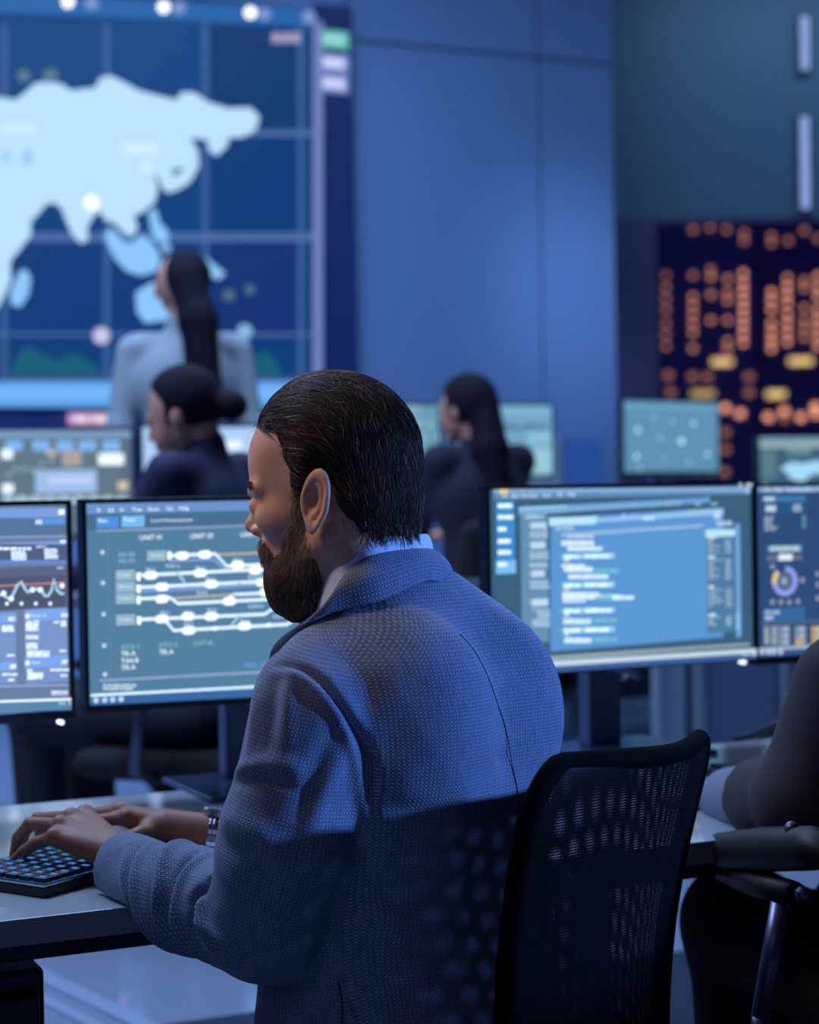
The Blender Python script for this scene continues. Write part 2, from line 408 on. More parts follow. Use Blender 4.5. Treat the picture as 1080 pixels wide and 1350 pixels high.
# ---------------------------------------------------------------- video wall
V0 = -0.10
def vw(px, py): return wall_uv(px, py, -V0)
xr, zb = vw(424, 300)[0], vw(385, 541)[1]; zt2 = vw(424, 12)[1]; xl = -2.9
t = empty('video_wall', tuple(WB+DX*((xl+xr)/2)+A(0, 0, zb-0.45)), RZ, 'huge wall display showing a glowing pale blue world map behind the standing woman', 'display')
cx = (xl+xr)/2; zo = zb-0.45
xr2 = wall_uv(461, 300)[0]
m = MB(); m.box(xl-0.05-cx, xr-cx, V0+0.004, -0.002, zb-zo, zt2-zo, 0.004); m.box(xr-cx, xr2-cx, V0+0.02, -0.002, 0.0, zt2-zo+0.03, 0.004); m.box(xl-0.05-cx, xr-cx, V0+0.02, -0.002, 0.0, zb-zo)
m.build('housing', pbr('display_housing', (24, 52, 112), 0.5), t)
scr = MB(); scr.box(xl-cx, xr-0.03-cx, V0, V0+0.003, zb-zo+0.01, zt2-zo-0.01); 
scr = scr.build('screen', em((10, 60, 118), 1.0), t)
GM = []; GI = {}
def gi(c, k=1.0):
    key = (c, k)
    if key not in GI: GI[key] = len(GM); GM.append(em(c, k))
    return GI[key]
m = MB(); lay = [0]
def vpoly(pts, c, k=1.0, raw=False):
    lay[0] += 1; y = V0-0.001-0.0004*lay[0]
    q = [vw(*p) for p in pts]; m.poly([(u-cx, y, v-zo) for u, v in q], gi(c, k))
def vrect(x0, y0, x1, y1, c, k=1.0): vpoly([(x0, y0), (x1, y0), (x1, y1), (x0, y1)], c, k)
def vdisc(x, y, r, c, k=1.0, ry=None):
    ry = ry or r
    vpoly([(x+r*math.cos(a*PI/8), y+ry*math.sin(a*PI/8)) for a in range(16)], c, k)
# background blocks: darker towards the lower right
for gx0, gx1 in ((7, 140), (140, 270), (270, 395)):
    for j, (gy0, gy1) in enumerate(((30, 175), (175, 312), (312, 440))):
        vrect(gx0+2, gy0+2, gx1-2, gy1-2, [(8, 66, 126), (8, 64, 124), (13, 58, 120)][j] if gx0 < 200 else [(10, 56, 112), (9, 58, 118), (18, 50, 114)][j])
vrect(0, 497, 410, 503, (60, 84, 140))
vpoly([(-640, -42), (414, 12), (414, 36), (-640, -12)], (36, 98, 168))
for x in (-560, -420, -280, -135, 5, 140, 270, 396): vrect(x-4, 32, x+4, 498, (58, 96, 152))
for y, dy in ((176, 4), (313, 6), (441, 2)): vrect(-640, y-dy, 412, y+dy, (72, 108, 165))
for x0, x1, y0, h in ((12, 80, 470, 18), (60, 135, 478, 26), (20, 60, 462, 12), (325, 372, 470, 16), (145, 160, 480, 20)):
    vpoly([(x0, 496), (x0+8, y0), ((x0+x1)/2, y0-h*0.5), (x1-10, y0+4), (x1, 496)], (22, 92, 120))
vrect(-640, 503, 400, 537, (98, 166, 240)); vrect(-640, 512, 395, 524, (120, 186, 252))
Z2 = lambda pts: [(x/2, y/2) for x, y in pts]
land = [(-330, 470), (-300, 430), (-270, 400), (-250, 370), (-290, 340), (-270, 290), (-200, 235), (-150, 225), (-120, 255), (-60, 262), (0, 258), (40, 265), (65, 245), (90, 222), (130, 216), (165, 225), (185, 240), (250, 232), (262, 207), (290, 201), (325, 218), (365, 240), (420, 255), (465, 265), (475, 245), (510, 245), (545, 270), (600, 287), (660, 285), (682, 310), (672, 345), (640, 362), (600, 365), (598, 385), (570, 412), (550, 400), (545, 370), (500, 365), (520, 400), (522, 440), (500, 480), (470, 500), (440, 510), (425, 495), (415, 470), (405, 462), (415, 500), (405, 535), (375, 560), (350, 572), (362, 600), (345, 625), (325, 615), (300, 590), (275, 580), (262, 560), (250, 565), (228, 600), (230, 635), (210, 642), (190, 620), (175, 590), (160, 550), (140, 535), (120, 540), (100, 565), (80, 585), (80, 620), (50, 660), (25, 690), (28, 740), (10, 780), (-20, 830), (-70, 860), (-110, 800), (-130, 700), (-180, 640), (-260, 640), (-330, 600), (-340, 530)]
LC = (188, 226, 255)
vpoly(Z2(land), LC)
vpoly(Z2([(62, 395), (78, 400), (82, 432), (70, 442), (58, 425)]), (150, 200, 238)); vpoly(Z2([(0, 400), (30, 405), (20, 430), (0, 425)]), (158, 208, 242))
vpoly(Z2([(450, 452), (470, 442), (482, 450), (455, 466)]), (40, 90, 150))
BC = (140, 200, 252)
vpoly(Z2([(-1150, 260), (-1050, 225), (-900, 215), (-780, 200), (-700, 240), (-660, 300), (-640, 380), (-700, 430), (-760, 470), (-790, 520), (-850, 500), (-880, 540), (-830, 600), (-800, 620), (-880, 590), (-950, 500), (-990, 420), (-1020, 340), (-1120, 310)]), LC)
vpoly(Z2([(-800, 640), (-730, 630), (-640, 680), (-570, 740), (-600, 820), (-660, 890), (-700, 980), (-730, 1000), (-750, 880), (-800, 760), (-820, 700)]), LC)
vpoly(Z2([(-640, 180), (-560, 150), (-460, 160), (-450, 210), (-520, 270), (-560, 300), (-600, 250)]), LC)
for pts in ([(50, 715), (68, 712), (80, 735), (72, 780), (52, 810), (28, 805), (25, 770)], [(272, 622), (292, 600), (325, 640), (345, 642), (372, 620), (400, 642), (422, 680), (412, 715), (370, 728), (330, 715), (298, 680)], [(388, 560), (408, 550), (420, 590), (440, 610), (442, 635), (420, 645), (400, 625)], [(520, 688), (540, 680), (562, 698), (592, 722), (575, 738), (545, 728)], [(355, 772), (400, 745), (440, 760), (456, 800), (445, 845), (380, 852), (358, 822)]):
    vpoly(Z2(pts), BC)
for x, y, r, k in ((435, 655, 13, 0.8), (545, 812, 16, 0.9), (642, 875, 20, 0.8), (655, 765, 14, 0.25), (600, 780, 16, 0.25), (60, 202, 18, 0.3), (130, 202, 20, 0.3)): vdisc(x/2, y/2, r/2, (150, 205, 250), k)
vrect(0, 164, 45, 178, (205, 236, 255)); vrect(160, 190, 205, 204, (210, 238, 255)); vdisc(192, 222, 9, (205, 236, 255))
vdisc(119, 268, 10, (255, 255, 255), 1.2); vdisc(132, 443, 11, (205, 200, 235), 1.0)
for x, y in ((88, 4), (214, 11), (328, 18)): vdisc(x, y, 8, (255, 255, 255), 1.6)
for x, y in ((119, 6), (234, 12), (346, 20), (405, 24)): vdisc(x, y, 9, (120, 150, 205), 1.0)
for x in (362, 375, 388): vrect(x-6, 45, x+5, 58, (170, 165, 195))
vrect(88, 545, 152, 560, (205, 170, 210)); vrect(98, 549, 112, 556, (250, 225, 240)); vrect(122, 549, 144, 556, (250, 225, 240))
vrect(410, 30, 423, 498, (112, 128, 188))
m.build('screen_graphics', GM, scr)
# three status boxes on the dark strip beside it
m = MB(); GM2 = [em((90, 180, 170), 1), em((150, 215, 215), 1), em((120, 140, 205), 1), em((205, 210, 250), 1)]
for i, y in enumerate((51, 82, 109)):
    for (hx, hy, mi, yy) in ((24, 14, 0 if i == 0 else 2, V0+0.012), (17, 8, 1 if i == 0 else 3, V0+0.008)):
        u0, v0 = wall_uv(438-hx, y-hy, -V0); u1, v1 = wall_uv(438+hx, y+hy, -V0)
        m.box(u0-cx, u1-cx, yy, V0+0.019, v1-zo, v0-zo, mi=mi)
m.build('status_panel', GM2, t)
# ---------------------------------------------------------------- front desk
M_top = pbr('desk_laminate', (178, 186, 196), 0.11, spec=0.9, noise=0.02, nscale=6, coat=0.5)
M_edge = pbr('desk_edge', (120, 124, 138), 0.45)
M_blk = pbr('black_plastic', (18, 18, 24), 0.45)
M_blk2 = pbr('charcoal_metal', (34, 34, 46), 0.35, metal=0.3)
M_leg = pbr('desk_leg_metal', (150, 160, 175), 0.35, metal=0.5)
def make_desk(loc, x0, x1, dep, top, label, legs, panels, matT=None, cat='desk', group='desks in rows'):
    t = empty('desk', loc, RZ, label, cat, group)
    m = MB(); m.box(x0, x1, 0, dep, top-0.03, top, 0.0012)
    for f in m.bm.faces:
        if f.normal.z < 0.5: f.material_index = 1
    m.build('tabletop', [matT or M_top, M_edge], t)
    for x in legs:
        m = MB()
        m.box(x-0.035, x+0.035, 0.1, dep-0.1, 0.0, 0.03, 0.004); m.box(x-0.035, x+0.035, dep-0.28, dep-0.22, 0.03, top-0.05, 0.004)
        m.box(x-0.035, x+0.035, 0.06, dep-0.06, top-0.06, top-0.03, 0.004); m.build('leg', M_leg, t)
    for (a, b, z0) in panels:
        m = MB(); m.box(a, b, dep-0.03, dep-0.012, z0, top-0.035, 0.003); m.build('modesty_panel', pbr('panel_grey', (105, 118, 145), 0.5), t)
    return t
desk = make_desk(tuple(Q), -1.2, 2.6, 0.732, 0.75, 'long pale grey desk the man in the jacket types at, monitors along its back', (-0.6, 1.0, 2.5), ())
# under frame rail
m = MB(); m.box(-1.1, 2.5, 0.03, 0.06, 0.695, 0.72, 0.003); m.build('rail', M_blk, desk)
# drawer pedestal
pr = Pz(55, 1272, 0.685); q = (pr-Q)@DX; 
t = empty('drawer_pedestal', tuple(Q+DX*(q-0.21)+A(0, 0, 0)), RZ, 'black drawer pedestal under the left end of the front desk', 'drawer unit')
m = MB(); m.box(-0.21, 0.21, 0.03, 0.6, 0.03, 0.685, 0.006); m.build('body', M_blk2, t)
for z0, z1 in ((0.06, 0.25), (0.26, 0.45), (0.46, 0.66)):
    m = MB(); m.box(-0.2, 0.2, 0.012, 0.03, z0, z1, 0.004); d = m.build('drawer', M_blk, t)
    m = MB(); m.box(-0.06, 0.06, 0.0, 0.012, z1-0.04, z1-0.025, 0.003); m.build('handle', M_leg, d)
for x in (-0.17, 0.17):
    for y in (0.07, 0.55): m = MB(); m.cyl((x, y, 0), (x, y, 0.035), 0.02); m.build('foot', M_blk, t)
# ---------------------------------------------------------------- monitors
def text_poly(s, size):
    cu = bpy.data.curves.new('txt', 'FONT'); cu.body = s; cu.size = size; cu.resolution_u = 2
    ob = bpy.data.objects.new('txt', cu); COL.objects.link(ob)
    dg = bpy.context.evaluated_depsgraph_get(); me = bpy.data.meshes.new_from_object(ob.evaluated_get(dg))
    V = [v.co.copy() for v in me.vertices]; Fc = [list(p.vertices) for p in me.polygons]
    bpy.data.objects.remove(ob); bpy.data.curves.remove(cu); bpy.data.meshes.remove(me)
    return V, Fc
class UI:
    """flat graphics traced on to a display's own plane"""
    def __init__(s, root_loc, rz, yoff, origin=(0, 0), scale=1.0, hw=0.2750):
        s.o = np.asarray(root_loc, float); s.X = A(math.cos(rz), math.sin(rz), 0); s.N = A(-math.sin(rz), math.cos(rz), 0); s.y = yoff
        s.m = MB(); s.mats = []; s.idx = {}; s.k = 0; s.org = origin; s.sc = scale; s.hw = hw
    def uv(s, x, y):
        p = Pp(s.org[0]+x/s.sc, s.org[1]+y/s.sc, s.o+s.N*s.y, s.N)-s.o; return min(max(p@s.X, -s.hw), s.hw), p[2]
    def z(s, ox, oy, k): s.org = (ox, oy); s.sc = k
    def mi(s, c, k):
        if min(c) > 200: k = k*1.3
        key = (c, k)
        if key not in s.idx: s.idx[key] = len(s.mats); s.mats.append(em(c, k))
        return s.idx[key]
    def nxt(s): s.k += 1; return s.y-0.0006-0.00004*s.k
    def rect(s, x0, y0, x1, y1, c, k=1.0):
        u0, v0 = s.uv(x0, y0); u1, v1 = s.uv(x1, y1); y = s.nxt()
        if x0 < -300: v0 = s.uv(x1, y0)[1]
        elif x1-x0 > 700: v1 = s.uv(x0, y1)[1]
        s.m.poly([(u0, y, v0), (u0, y, v1), (u1, y, v1), (u1, y, v0)], s.mi(c, k))
    def quad(s, pts, c, k=1.0):
        y = s.nxt(); s.m.poly([(lambda q: (q[0], y, q[1]))(s.uv(*p)) for p in pts], s.mi(c, k))
    def line(s, pts, wd, c, k=1.0):
        q = [np.array(s.uv(*p)) for p in pts]; wd = wd/s.sc*2.8/F_PX; y = s.nxt(); L, R = [], []
        for i in range(len(q)):
            d = q[min(i+1, len(q)-1)]-q[max(i-1, 0)]; d = d/np.linalg.norm(d); n = np.array([-d[1], d[0]])*wd/2
            L.append(q[i]+n); R.append(q[i]-n)
        for i in range(len(q)-1): s.m.poly([(a[0], y, a[1]) for a in (R[i], R[i+1], L[i+1], L[i])], s.mi(c, k))
    def disc(s, x, y, r, c, k=1.0, sx=1.0, a0=0, a1=2*PI, r2=None):
        u, v = s.uv(x, y); r = r/s.sc*2.8/F_PX; yy = s.nxt(); n = 24
        an = [a0+(a1-a0)*i/n for i in range(n+1)]
        if r2 is None: s.m.poly([(u+r*sx*math.cos(a), yy, v+r*math.sin(a)) for a in an[:-1 if a1-a0 > 6.2 else None]], s.mi(c, k))
        else:
            r2 = r2/s.sc*2.8/F_PX
            for i in range(n):
                a, b = an[i], an[i+1]; s.m.poly([(u+R*math.cos(g), yy, v+R*math.sin(g)) for R, g in ((r2, a), (r, a), (r, b), (r2, b))], s.mi(c, k))
    def text(s, t, x, y, h, c, k=1.0):
        """baseline left at x,y, cap height h (picture px)"""
        u, v = s.uv(x, y); u2, v2 = s.uv(x, y-h); V, Fc = text_poly(t, (v2-v)/0.7); yy = s.nxt(); mi = s.mi(c, k)
        vs = [s.m.bm.verts.new((u+q.x, yy, v+q.y)) for q in V]
        for f in Fc:
            try: s.m.bm.faces.new([vs[i] for i in f]).material_index = mi
            except ValueError: pass
    def words(s, x0, y, x1, h, c, k=1.0, gap=0.35):
        """a line of tiny print: word-length dashes between x0 and x1"""
        x = x0; y1 = y+h
        while x < x1-h*0.4:
            w_ = min(random.uniform(1.2, 4.5)*h, x1-x); s.rect(x, y, x+w_, y1, c, k); x += w_+gap*h
    def done(s, name, parent): return s.m.build(name, s.mats, parent)
def monitor(loc, rz, wd, ht, z0, z1_, label, base, group=None, column='front', led=None, kind='big', stand=True, floor=0.0):
    """loc = foot of the stand on the desk; local y=0 is the screen face"""
    t = empty('computer_monitor', loc, rz, label, 'monitor', group or 'computer monitors on the desks'); b = 0.007; L = loc[2]
    a0, a1 = z0-L, z1_-L; m = MB()
    m.box(-wd/2, wd/2, 0.0, 0.03, a1-b, a1, 0.001); m.box(-wd/2, wd/2, -0.001, 0.03, a0, a0+0.014, 0.001)
    m.box(-wd/2, -wd/2+b, 0.0, 0.03, a0, a1, 0.001); m.box(wd/2-b, wd/2, 0.0, 0.03, a0, a1, 0.001)
    m.box(-wd/2+0.004, wd/2-0.004, 0.012, 0.034, a0+0.004, a1-0.004, 0.003); m.box(-wd*0.3, wd*0.3, 0.03, 0.06, a0+0.05, a1-0.06, 0.012)
    m.build('bezel', M_bez, t)
    m = MB(); m.box(-wd/2+b, wd/2-b, 0.006, 0.012, a0+0.014, a1-b); scr = m.build('screen', em(base, 1.0), t)
    if led:
        m = MB(); m.cyl((led[0], -0.004, led[1]), (led[0], 0.01, led[1]), 0.0035, n=12); m.build('power_light', em((225, 235, 255), 2.0), t)
    if stand:
        cz = (a0+a1)/2
        m = MB(); m.box(-0.034, 0.034, 0.075, 0.11, 0.008, cz, 0.003); m.box(-0.024, 0.024, 0.05, 0.085, cz-0.05, cz+0.05, 0.004); m.build('stand_column', M_col, t)
        m = MB(); m.box(-0.12, 0.12, -0.09, 0.14, 0, 0.008, 0.002); m.build('stand_base', M_base, t)
        m = MB(); m.cyl((0.0, 0.06, a0+0.0), (0.035, 0.03, a0-0.015), 0.006, n=10); m.sph((0.037, 0.028, a0-0.016), 0.007, n=6); m.tube([(0.0, 0.075, a0-0.01), (0.06, 0.1, a0-0.03), (0.11, 0.12, a0+0.02)], 0.004); m.build('cable_plug', M_plug, t)
    return t, scr
M_bez = pbr('monitor_bezel', (20, 24, 40), 0.35); M_col = pbr('stand_metal', (92, 104, 136), 0.4, metal=0.4); M_base = pbr('stand_base_metal', (90, 110, 150), 0.2, metal=0.85); M_plug = pbr('plug_metal', (140, 145, 160), 0.3, metal=0.7)
WM, HM = 0.565, 0.322
def mon_from_left(pl, Yl, rzdeg, ymid=790):
    p = P(pl, ymid, Yl); r = math.radians(rzdeg); return p[:2]+np.array([math.cos(r), math.sin(r)])*WM/2, r
# monitor B (in front of the man)
cB, rB = mon_from_left(110.5, 2.72, 26); zB0, zB1 = P(115, 942, 2.72)[2], P(111, 658, 2.72)[2]
tB, sB = monitor((cB[0], cB[1], 0.75), rB, WM, HM, zB0, zB1, 'monitor the bearded man faces, showing white railway track lines on blue', (84, 128, 162))
u = UI((cB[0], cB[1], 0.75), rB, 0.006)
W1 = (225, 238, 255); WH = (240, 250, 255)
u.z(0, 640, 2.7)
u.rect(300, 62, 1500, 102, (108, 148, 205)); u.rect(300, 102, 1500, 160, (72, 112, 148))
for x, w_ in ((345, 14), (385, 14), (425, 16), (470, 28), (527, 28), (592, 16), (636, 28)): u.text('File Edit View Track Route Go Help'.split()[(345, 385, 425, 470, 527, 592, 636).index(x)][:max(2, w_//7)], x, 96-(x-345)*0.03, 14, WH)
u.rect(342, 112, 422, 150, (82, 150, 225)); u.rect(432, 108, 514, 147, (120, 190, 250))
u.text('Main', 348, 132, 13, WH); u.text('Track', 438, 129, 13, WH); u.text('Control Monitoring System', 535, 130, 10, WH)
u.quad([(342, 158), (1500, 118), (1500, 124), (342, 166)], (140, 165, 205))
u.quad([(384, 175), (386, 175), (392, 690), (390, 690)], (95, 140, 180))
for x, y in ((364, 238), (366, 347), (368, 458), (370, 570), (373, 672)): u.disc(x, y, 8, (195, 220, 245))
for x, y, s_ in ((495, 194, 'UNIT 01'), (676, 189, 'UNIT 02'), (855, 184, 'UNIT 03')): u.text(s_, x, y, 17, WH)
u.text('RA-2D', 422, 253, 15, (165, 205, 250)); u.text('RA-3D', 422, 276, 15, (165, 205, 250))
for x, y in ((523, 250), (412, 319), (412, 361), (412, 402), (413, 478)):
    w_ = 66; u.rect(x, y-16, x+w_, y+16, (180, 215, 235)); u.rect(x+3, y-13, x+w_-3, y+13, (140, 178, 200)); u.words(x+9, y-5, x+w_-8, 9, (195, 215, 228))
TR = (214, 234, 255); SH = (130, 165, 225)
u.line([(600, 268), (755, 262), (800, 296)], 9, SH); u.line([(492, 379), (950, 352), (1400, 330)], 9, SH)
u.line([(596, 250), (764, 243), (806, 287), (1500, 256)], 11, TR)
u.line([(490, 320), (1500, 270)], 11, TR); u.line([(490, 363), (1500, 314)], 11, TR)
u.line([(490, 403), (603, 399), (632, 420), (1500, 380)], 11, TR); u.line([(800, 412), (828, 388), (1500, 356)], 10, TR)
u.line([(490, 477), (940, 458), (966, 440), (1500, 420)], 11, TR); u.line([(580, 470), (616, 516), (1020, 494), (1046, 478), (1500, 462)], 11, TR)
u.line([(626, 308), (656, 344)], 9, (165, 215, 235)); u.line([(820, 500), (850, 462)], 10, (150, 212, 225))
for i in range(13): u.disc(776+i*11.4, 246-i*0.45, 4.2, (240, 205, 175))
for i in range(20): u.disc(620+i*11.4, 401-i*0.7, 4.2, (240, 205, 175))
for x, y in ((490, 325), (490, 368), (490, 408), (492, 481), (600, 250)): u.rect(x-7, y-15, x+7, y+13, WH)
for x, y in ((645, 250), (726, 246), (842, 283), (533, 320), (709, 312), (573, 361), (748, 351), (905, 302), (573, 404), (812, 412), (572, 475), (665, 466), (668, 516), (748, 466), (866, 500), (942, 380), (930, 345)):
    u.rect(x-22, y-10, x+22, y+9, WH); u.rect(x-15, y-14, x+15, y+13, WH)
for x, y, s_ in ((586, 292, 'RG21-L'), (515, 306, 'PR11'), (692, 300, 'PR12'), (727, 339, 'PR14'), (696, 388, 'RG23'), (825, 272, 'PR13'), (878, 332, 'RG22-A'), (880, 436, 'RG24-A'), (566, 460, 'PR21'), (650, 457, 'PR-2'), (732, 450, 'PR22'), (650, 500, 'PR23'), (850, 489, 'PR24'), (968, 472, 'RG25-A')): u.text(s_, x, y, 12, (205, 225, 248))
u.disc(760, 508, 8, WH); u.disc(951, 496, 8, WH); u.disc(846, 352, 7, SH)
for x, y, s_, c in ((426, 583, 'ATO-1', (150, 215, 200)), (427, 607, 'TR-A', WH), (427, 632, 'TA4-B', WH), (427, 656, 'TR-A', WH), (560, 576, 'ATO-2', (150, 215, 200)), (562, 601, 'TR-A', WH), (684, 570, 'OVT-B', (150, 215, 200))): u.text(s_, x, y, 17, c)
u.text('TRG-22A', 862, 650, 19, (115, 170, 250))
u.quad([(350, 690), (1500, 628), (1500, 636), (350, 697)], (150, 175, 215)); u.words(362, 706, 480, 8, (190, 210, 230)); u.words(362, 718, 470, 8, (190, 210, 230))
u.quad([(316, 742), (1500, 680), (1500, 688), (316, 750)], (215, 240, 255)); u.quad([(316, 752), (1500, 690), (1500, 720), (316, 782)], (58, 105, 165))
for x in (337, 368, 396, 426): u.disc(x, 763-(x-337)*0.05, 10, (190, 220, 250))
u.done('screen_graphics', sB)
# monitor A (left edge of the picture)
pA = P(97, 800, 2.676); rA = math.radians(31); cA = pA[:2]-np.array([math.cos(rA), math.sin(rA)])*WM/2
zA0, zA1 = P(97, 947, 2.676)[2], P(95, 659, 2.676)[2]
lA = P(82, 947, 2.66); 
tA, sA = monitor((cA[0], cA[1], 0.75), rA, WM, HM, zA0, zA1, 'monitor at the left edge of the desk showing charts and tables', (106, 128, 166), led=((lA[:2]-cA)@np.array([math.cos(rA), math.sin(rA)]), zA0-0.75-0.004))
u = UI((cA[0], cA[1], 0.75), rA, 0.006); u.z(0, 650, 4.355)
u.quad([(-2600, 110), (408, 85), (408, 140), (-2600, 170)], (122, 160, 225)); u.rect(335, 96, 368, 122, WH)
u.quad([(-2600, 190), (408, 140), (408, 245), (-2600, 290)], (86, 120, 158)); u.rect(200, 150, 375, 178, (92, 155, 235)); u.rect(203, 154, 242, 178, (200, 228, 255))
u.quad([(-2600, 300), (390, 243), (390, 250), (-2600, 307)], (160, 180, 220)); u.rect(-2600, 275, 382, 295, (125, 165, 235)); u.rect(344, 270, 376, 286, (215, 232, 255))
u.quad([(-2600, 305), (378, 295), (378, 385), (-2600, 400)], (80, 96, 135)); u.quad([(-2600, 400), (385, 385), (385, 408), (-2600, 430)], (105, 140, 215))
u.words(-300, 312, 178, 14, W1); u.words(205, 302, 262, 12, (190, 205, 230))
for r in range(5):
    u.words(62, 332+r*11, 140+random.randint(0, 12), 8, W1); u.words(252, 320+r*12, 318+random.randint(0, 22), 8, W1); u.words(-160, 334+r*11, -60, 8, W1)
u.rect(-2600, 415, 385, 655, (92, 104, 134)); u.rect(-2600, 470, 372, 650, (80, 88, 116)); u.rect(322, 424, 360, 434, (180, 190, 215))
for x in (35, 118, 200, 283, -50, -130): u.rect(x-1, 470, x+1, 628, (96, 108, 138)); u.disc(x, 634, 10, (225, 240, 255))
u.line([(-2600, 570), (0, 533), (365, 512)], 6, (235, 150, 150))
gp = [(-400, 600), (-300, 560), (-200, 600), (-120, 540), (-60, 590), (0, 585), (15, 575), (30, 600), (55, 605), (75, 570), (95, 525), (117, 508), (135, 545), (155, 570), (180, 553), (210, 550), (235, 560), (250, 590), (270, 590), (290, 560), (303, 490), (320, 555), (340, 575), (362, 578)]
u.line(gp, 15, (175, 220, 245))
for x, y in ((15, 575), (58, 606), (180, 555), (350, 532), (225, 555)): u.disc(x, y, 15, (215, 240, 255))
u.rect(-2600, 680, 90, 1090, (122, 152, 205)); u.rect(135, 668, 382, 1080, (122, 152, 205)); u.rect(-2600, 690, 90, 740, (125, 170, 245)); u.rect(135, 672, 382, 722, (125, 170, 245)); u.rect(-2600, 966, 90, 1012, (125, 170, 245)); u.rect(135, 944, 384, 990, (125, 170, 245))
u.disc(152, 706, 13, W1); u.text('Node 12', 170, 712, 18, W1); u.disc(152, 974, 13, W1); u.text('Rate', 178, 980, 18, W1)
for x, y in ((345, 690), (348, 958), (42, 712), (50, 985)): u.words(x, y, x+36, 10, W1); u.words(x, y+12, x+34, 8, W1)
for x0, y0, n, wx in ((140, 745, 4, 72), (140, 815, 2, 72), (142, 860, 3, 66), (145, 905, 3, 130), (300, 735, 1, 28), (340, 732, 3, 30), (0, 760, 3, 70), (30, 925, 1, 45), (330, 900, 1, 42), (145, 1010, 2, 34), (148, 1030, 3, 88), (145, 1058, 1, 50), (275, 1008, 1, 115), (335, 1040, 1, 40), (0, 1034, 1, 92), (35, 1065, 1, 38), (140, 735, 1, 30), (180, 730, 1, 34)):
    for r in range(n): u.words(x0, y0+r*12, x0+wx, 9, W1)
u.quad([(-2600, 1190), (378, 1095), (378, 1102), (-2600, 1198)], (165, 190, 225)); u.words(282, 1134, 376, 10, (205, 220, 240)); u.words(282, 1148, 372, 9, (190, 205, 230))
u.quad([(-2600, 1300), (420, 1172), (420, 1184), (-2600, 1313)], (225, 245, 255)); u.quad([(-2600, 1315), (422, 1186), (422, 1240), (-2600, 1360)], (88, 135, 175))
for x in (325, 345, 380, 400): u.rect(x, 1194, x+14, 1212, (170, 205, 235))
u.done('screen_graphics', sA)
# monitor C
cC, rC = mon_from_left(644, 3.01, 28.5); zC0, zC1 = P(648, 896, 3.01)[2], P(645, 640, 3.01)[2]
lC = P(977, 879, 3.27)
tC, sC = monitor((cC[0], cC[1], 0.75), rC, WM, HM, zC0, zC1, 'monitor right of the man showing overlapping blue windows of code', (58, 96, 126), led=((lC[:2]-cC)@np.array([math.cos(rC), math.sin(rC)]), zC0-0.75-0.003))
u = UI((cC[0], cC[1], 0.75), rC, 0.006); u.z(640, 630, 4.909)
u.quad([(52, 75), (1720, 58), (1720, 105), (52, 140)], (135, 175, 225)); u.quad([(52, 100), (600, 95), (1720, 85), (1720, 105), (52, 142)], (98, 140, 180))
u.rect(88, 76, 145, 102, (240, 215, 150)); u.words(150, 80, 310, 10, (150, 165, 185))
for i, (x, w_) in enumerate(((105, 24), (165, 24), (222, 30), (286, 44), (370, 44), (463, 28), (527, 48))): u.text('File Edit View Search Source Git Help'.split()[i][:4], x, 130-i*2, 24, (210, 230, 245))
u.rect(66, 152, 190, 530, (68, 145, 215)); u.rect(66, 535, 195, 618, (125, 195, 245))
for i, (y, w_) in enumerate(((180, 100), (254, 98), (332, 55), (410, 82), (482, 84), (560, 58))): u.words(78, y-12, 78+w_, 24, W1, gap=0.1)
for y in (226, 300, 374, 450, 528): u.rect(66, y, 190, y+3, (55, 125, 195))
# back window
u.quad([(212, 190), (1450, 125), (1450, 160), (212, 235)], (105, 160, 220)); u.quad([(212, 190), (525, 178), (525, 222), (212, 238)], (165, 215, 255)); u.quad([(212, 205), (1270, 150), (1270, 175), (212, 238)], (140, 195, 240), 0.8)
u.rect(222, 236, 410, 1060, (100, 145, 180)); u.text('src', 255, 182, 14, (170, 195, 220)); u.words(255, 242, 372, 22, (165, 200, 225))
for y, x0, x1, h_ in ((290, 288, 388, 36), (325, 372, 396, 14), (345, 282, 400, 10), (360, 282, 400, 12), (376, 282, 396, 12), (415, 288, 392, 40), (478, 278, 408, 12), (496, 280, 408, 12), (514, 280, 405, 12), (550, 278, 396, 14), (566, 282, 396, 12), (600, 290, 396, 38), (665, 280, 406, 12), (680, 282, 400, 10), (698, 282, 410, 18), (785, 290, 400, 40), (848, 295, 410, 10), (864, 330, 410, 10), (880, 330, 410, 12), (898, 332, 410, 12), (918, 294, 408, 12), (935, 294, 410, 12), (950, 296, 408, 12)):
    u.words(x0, y, x1, h_, (195, 220, 240) if h_ > 20 else (170, 198, 225), gap=0.2)
for y in (303, 432, 618, 800): u.text('10', 256, y+8, 18, (165, 190, 215))
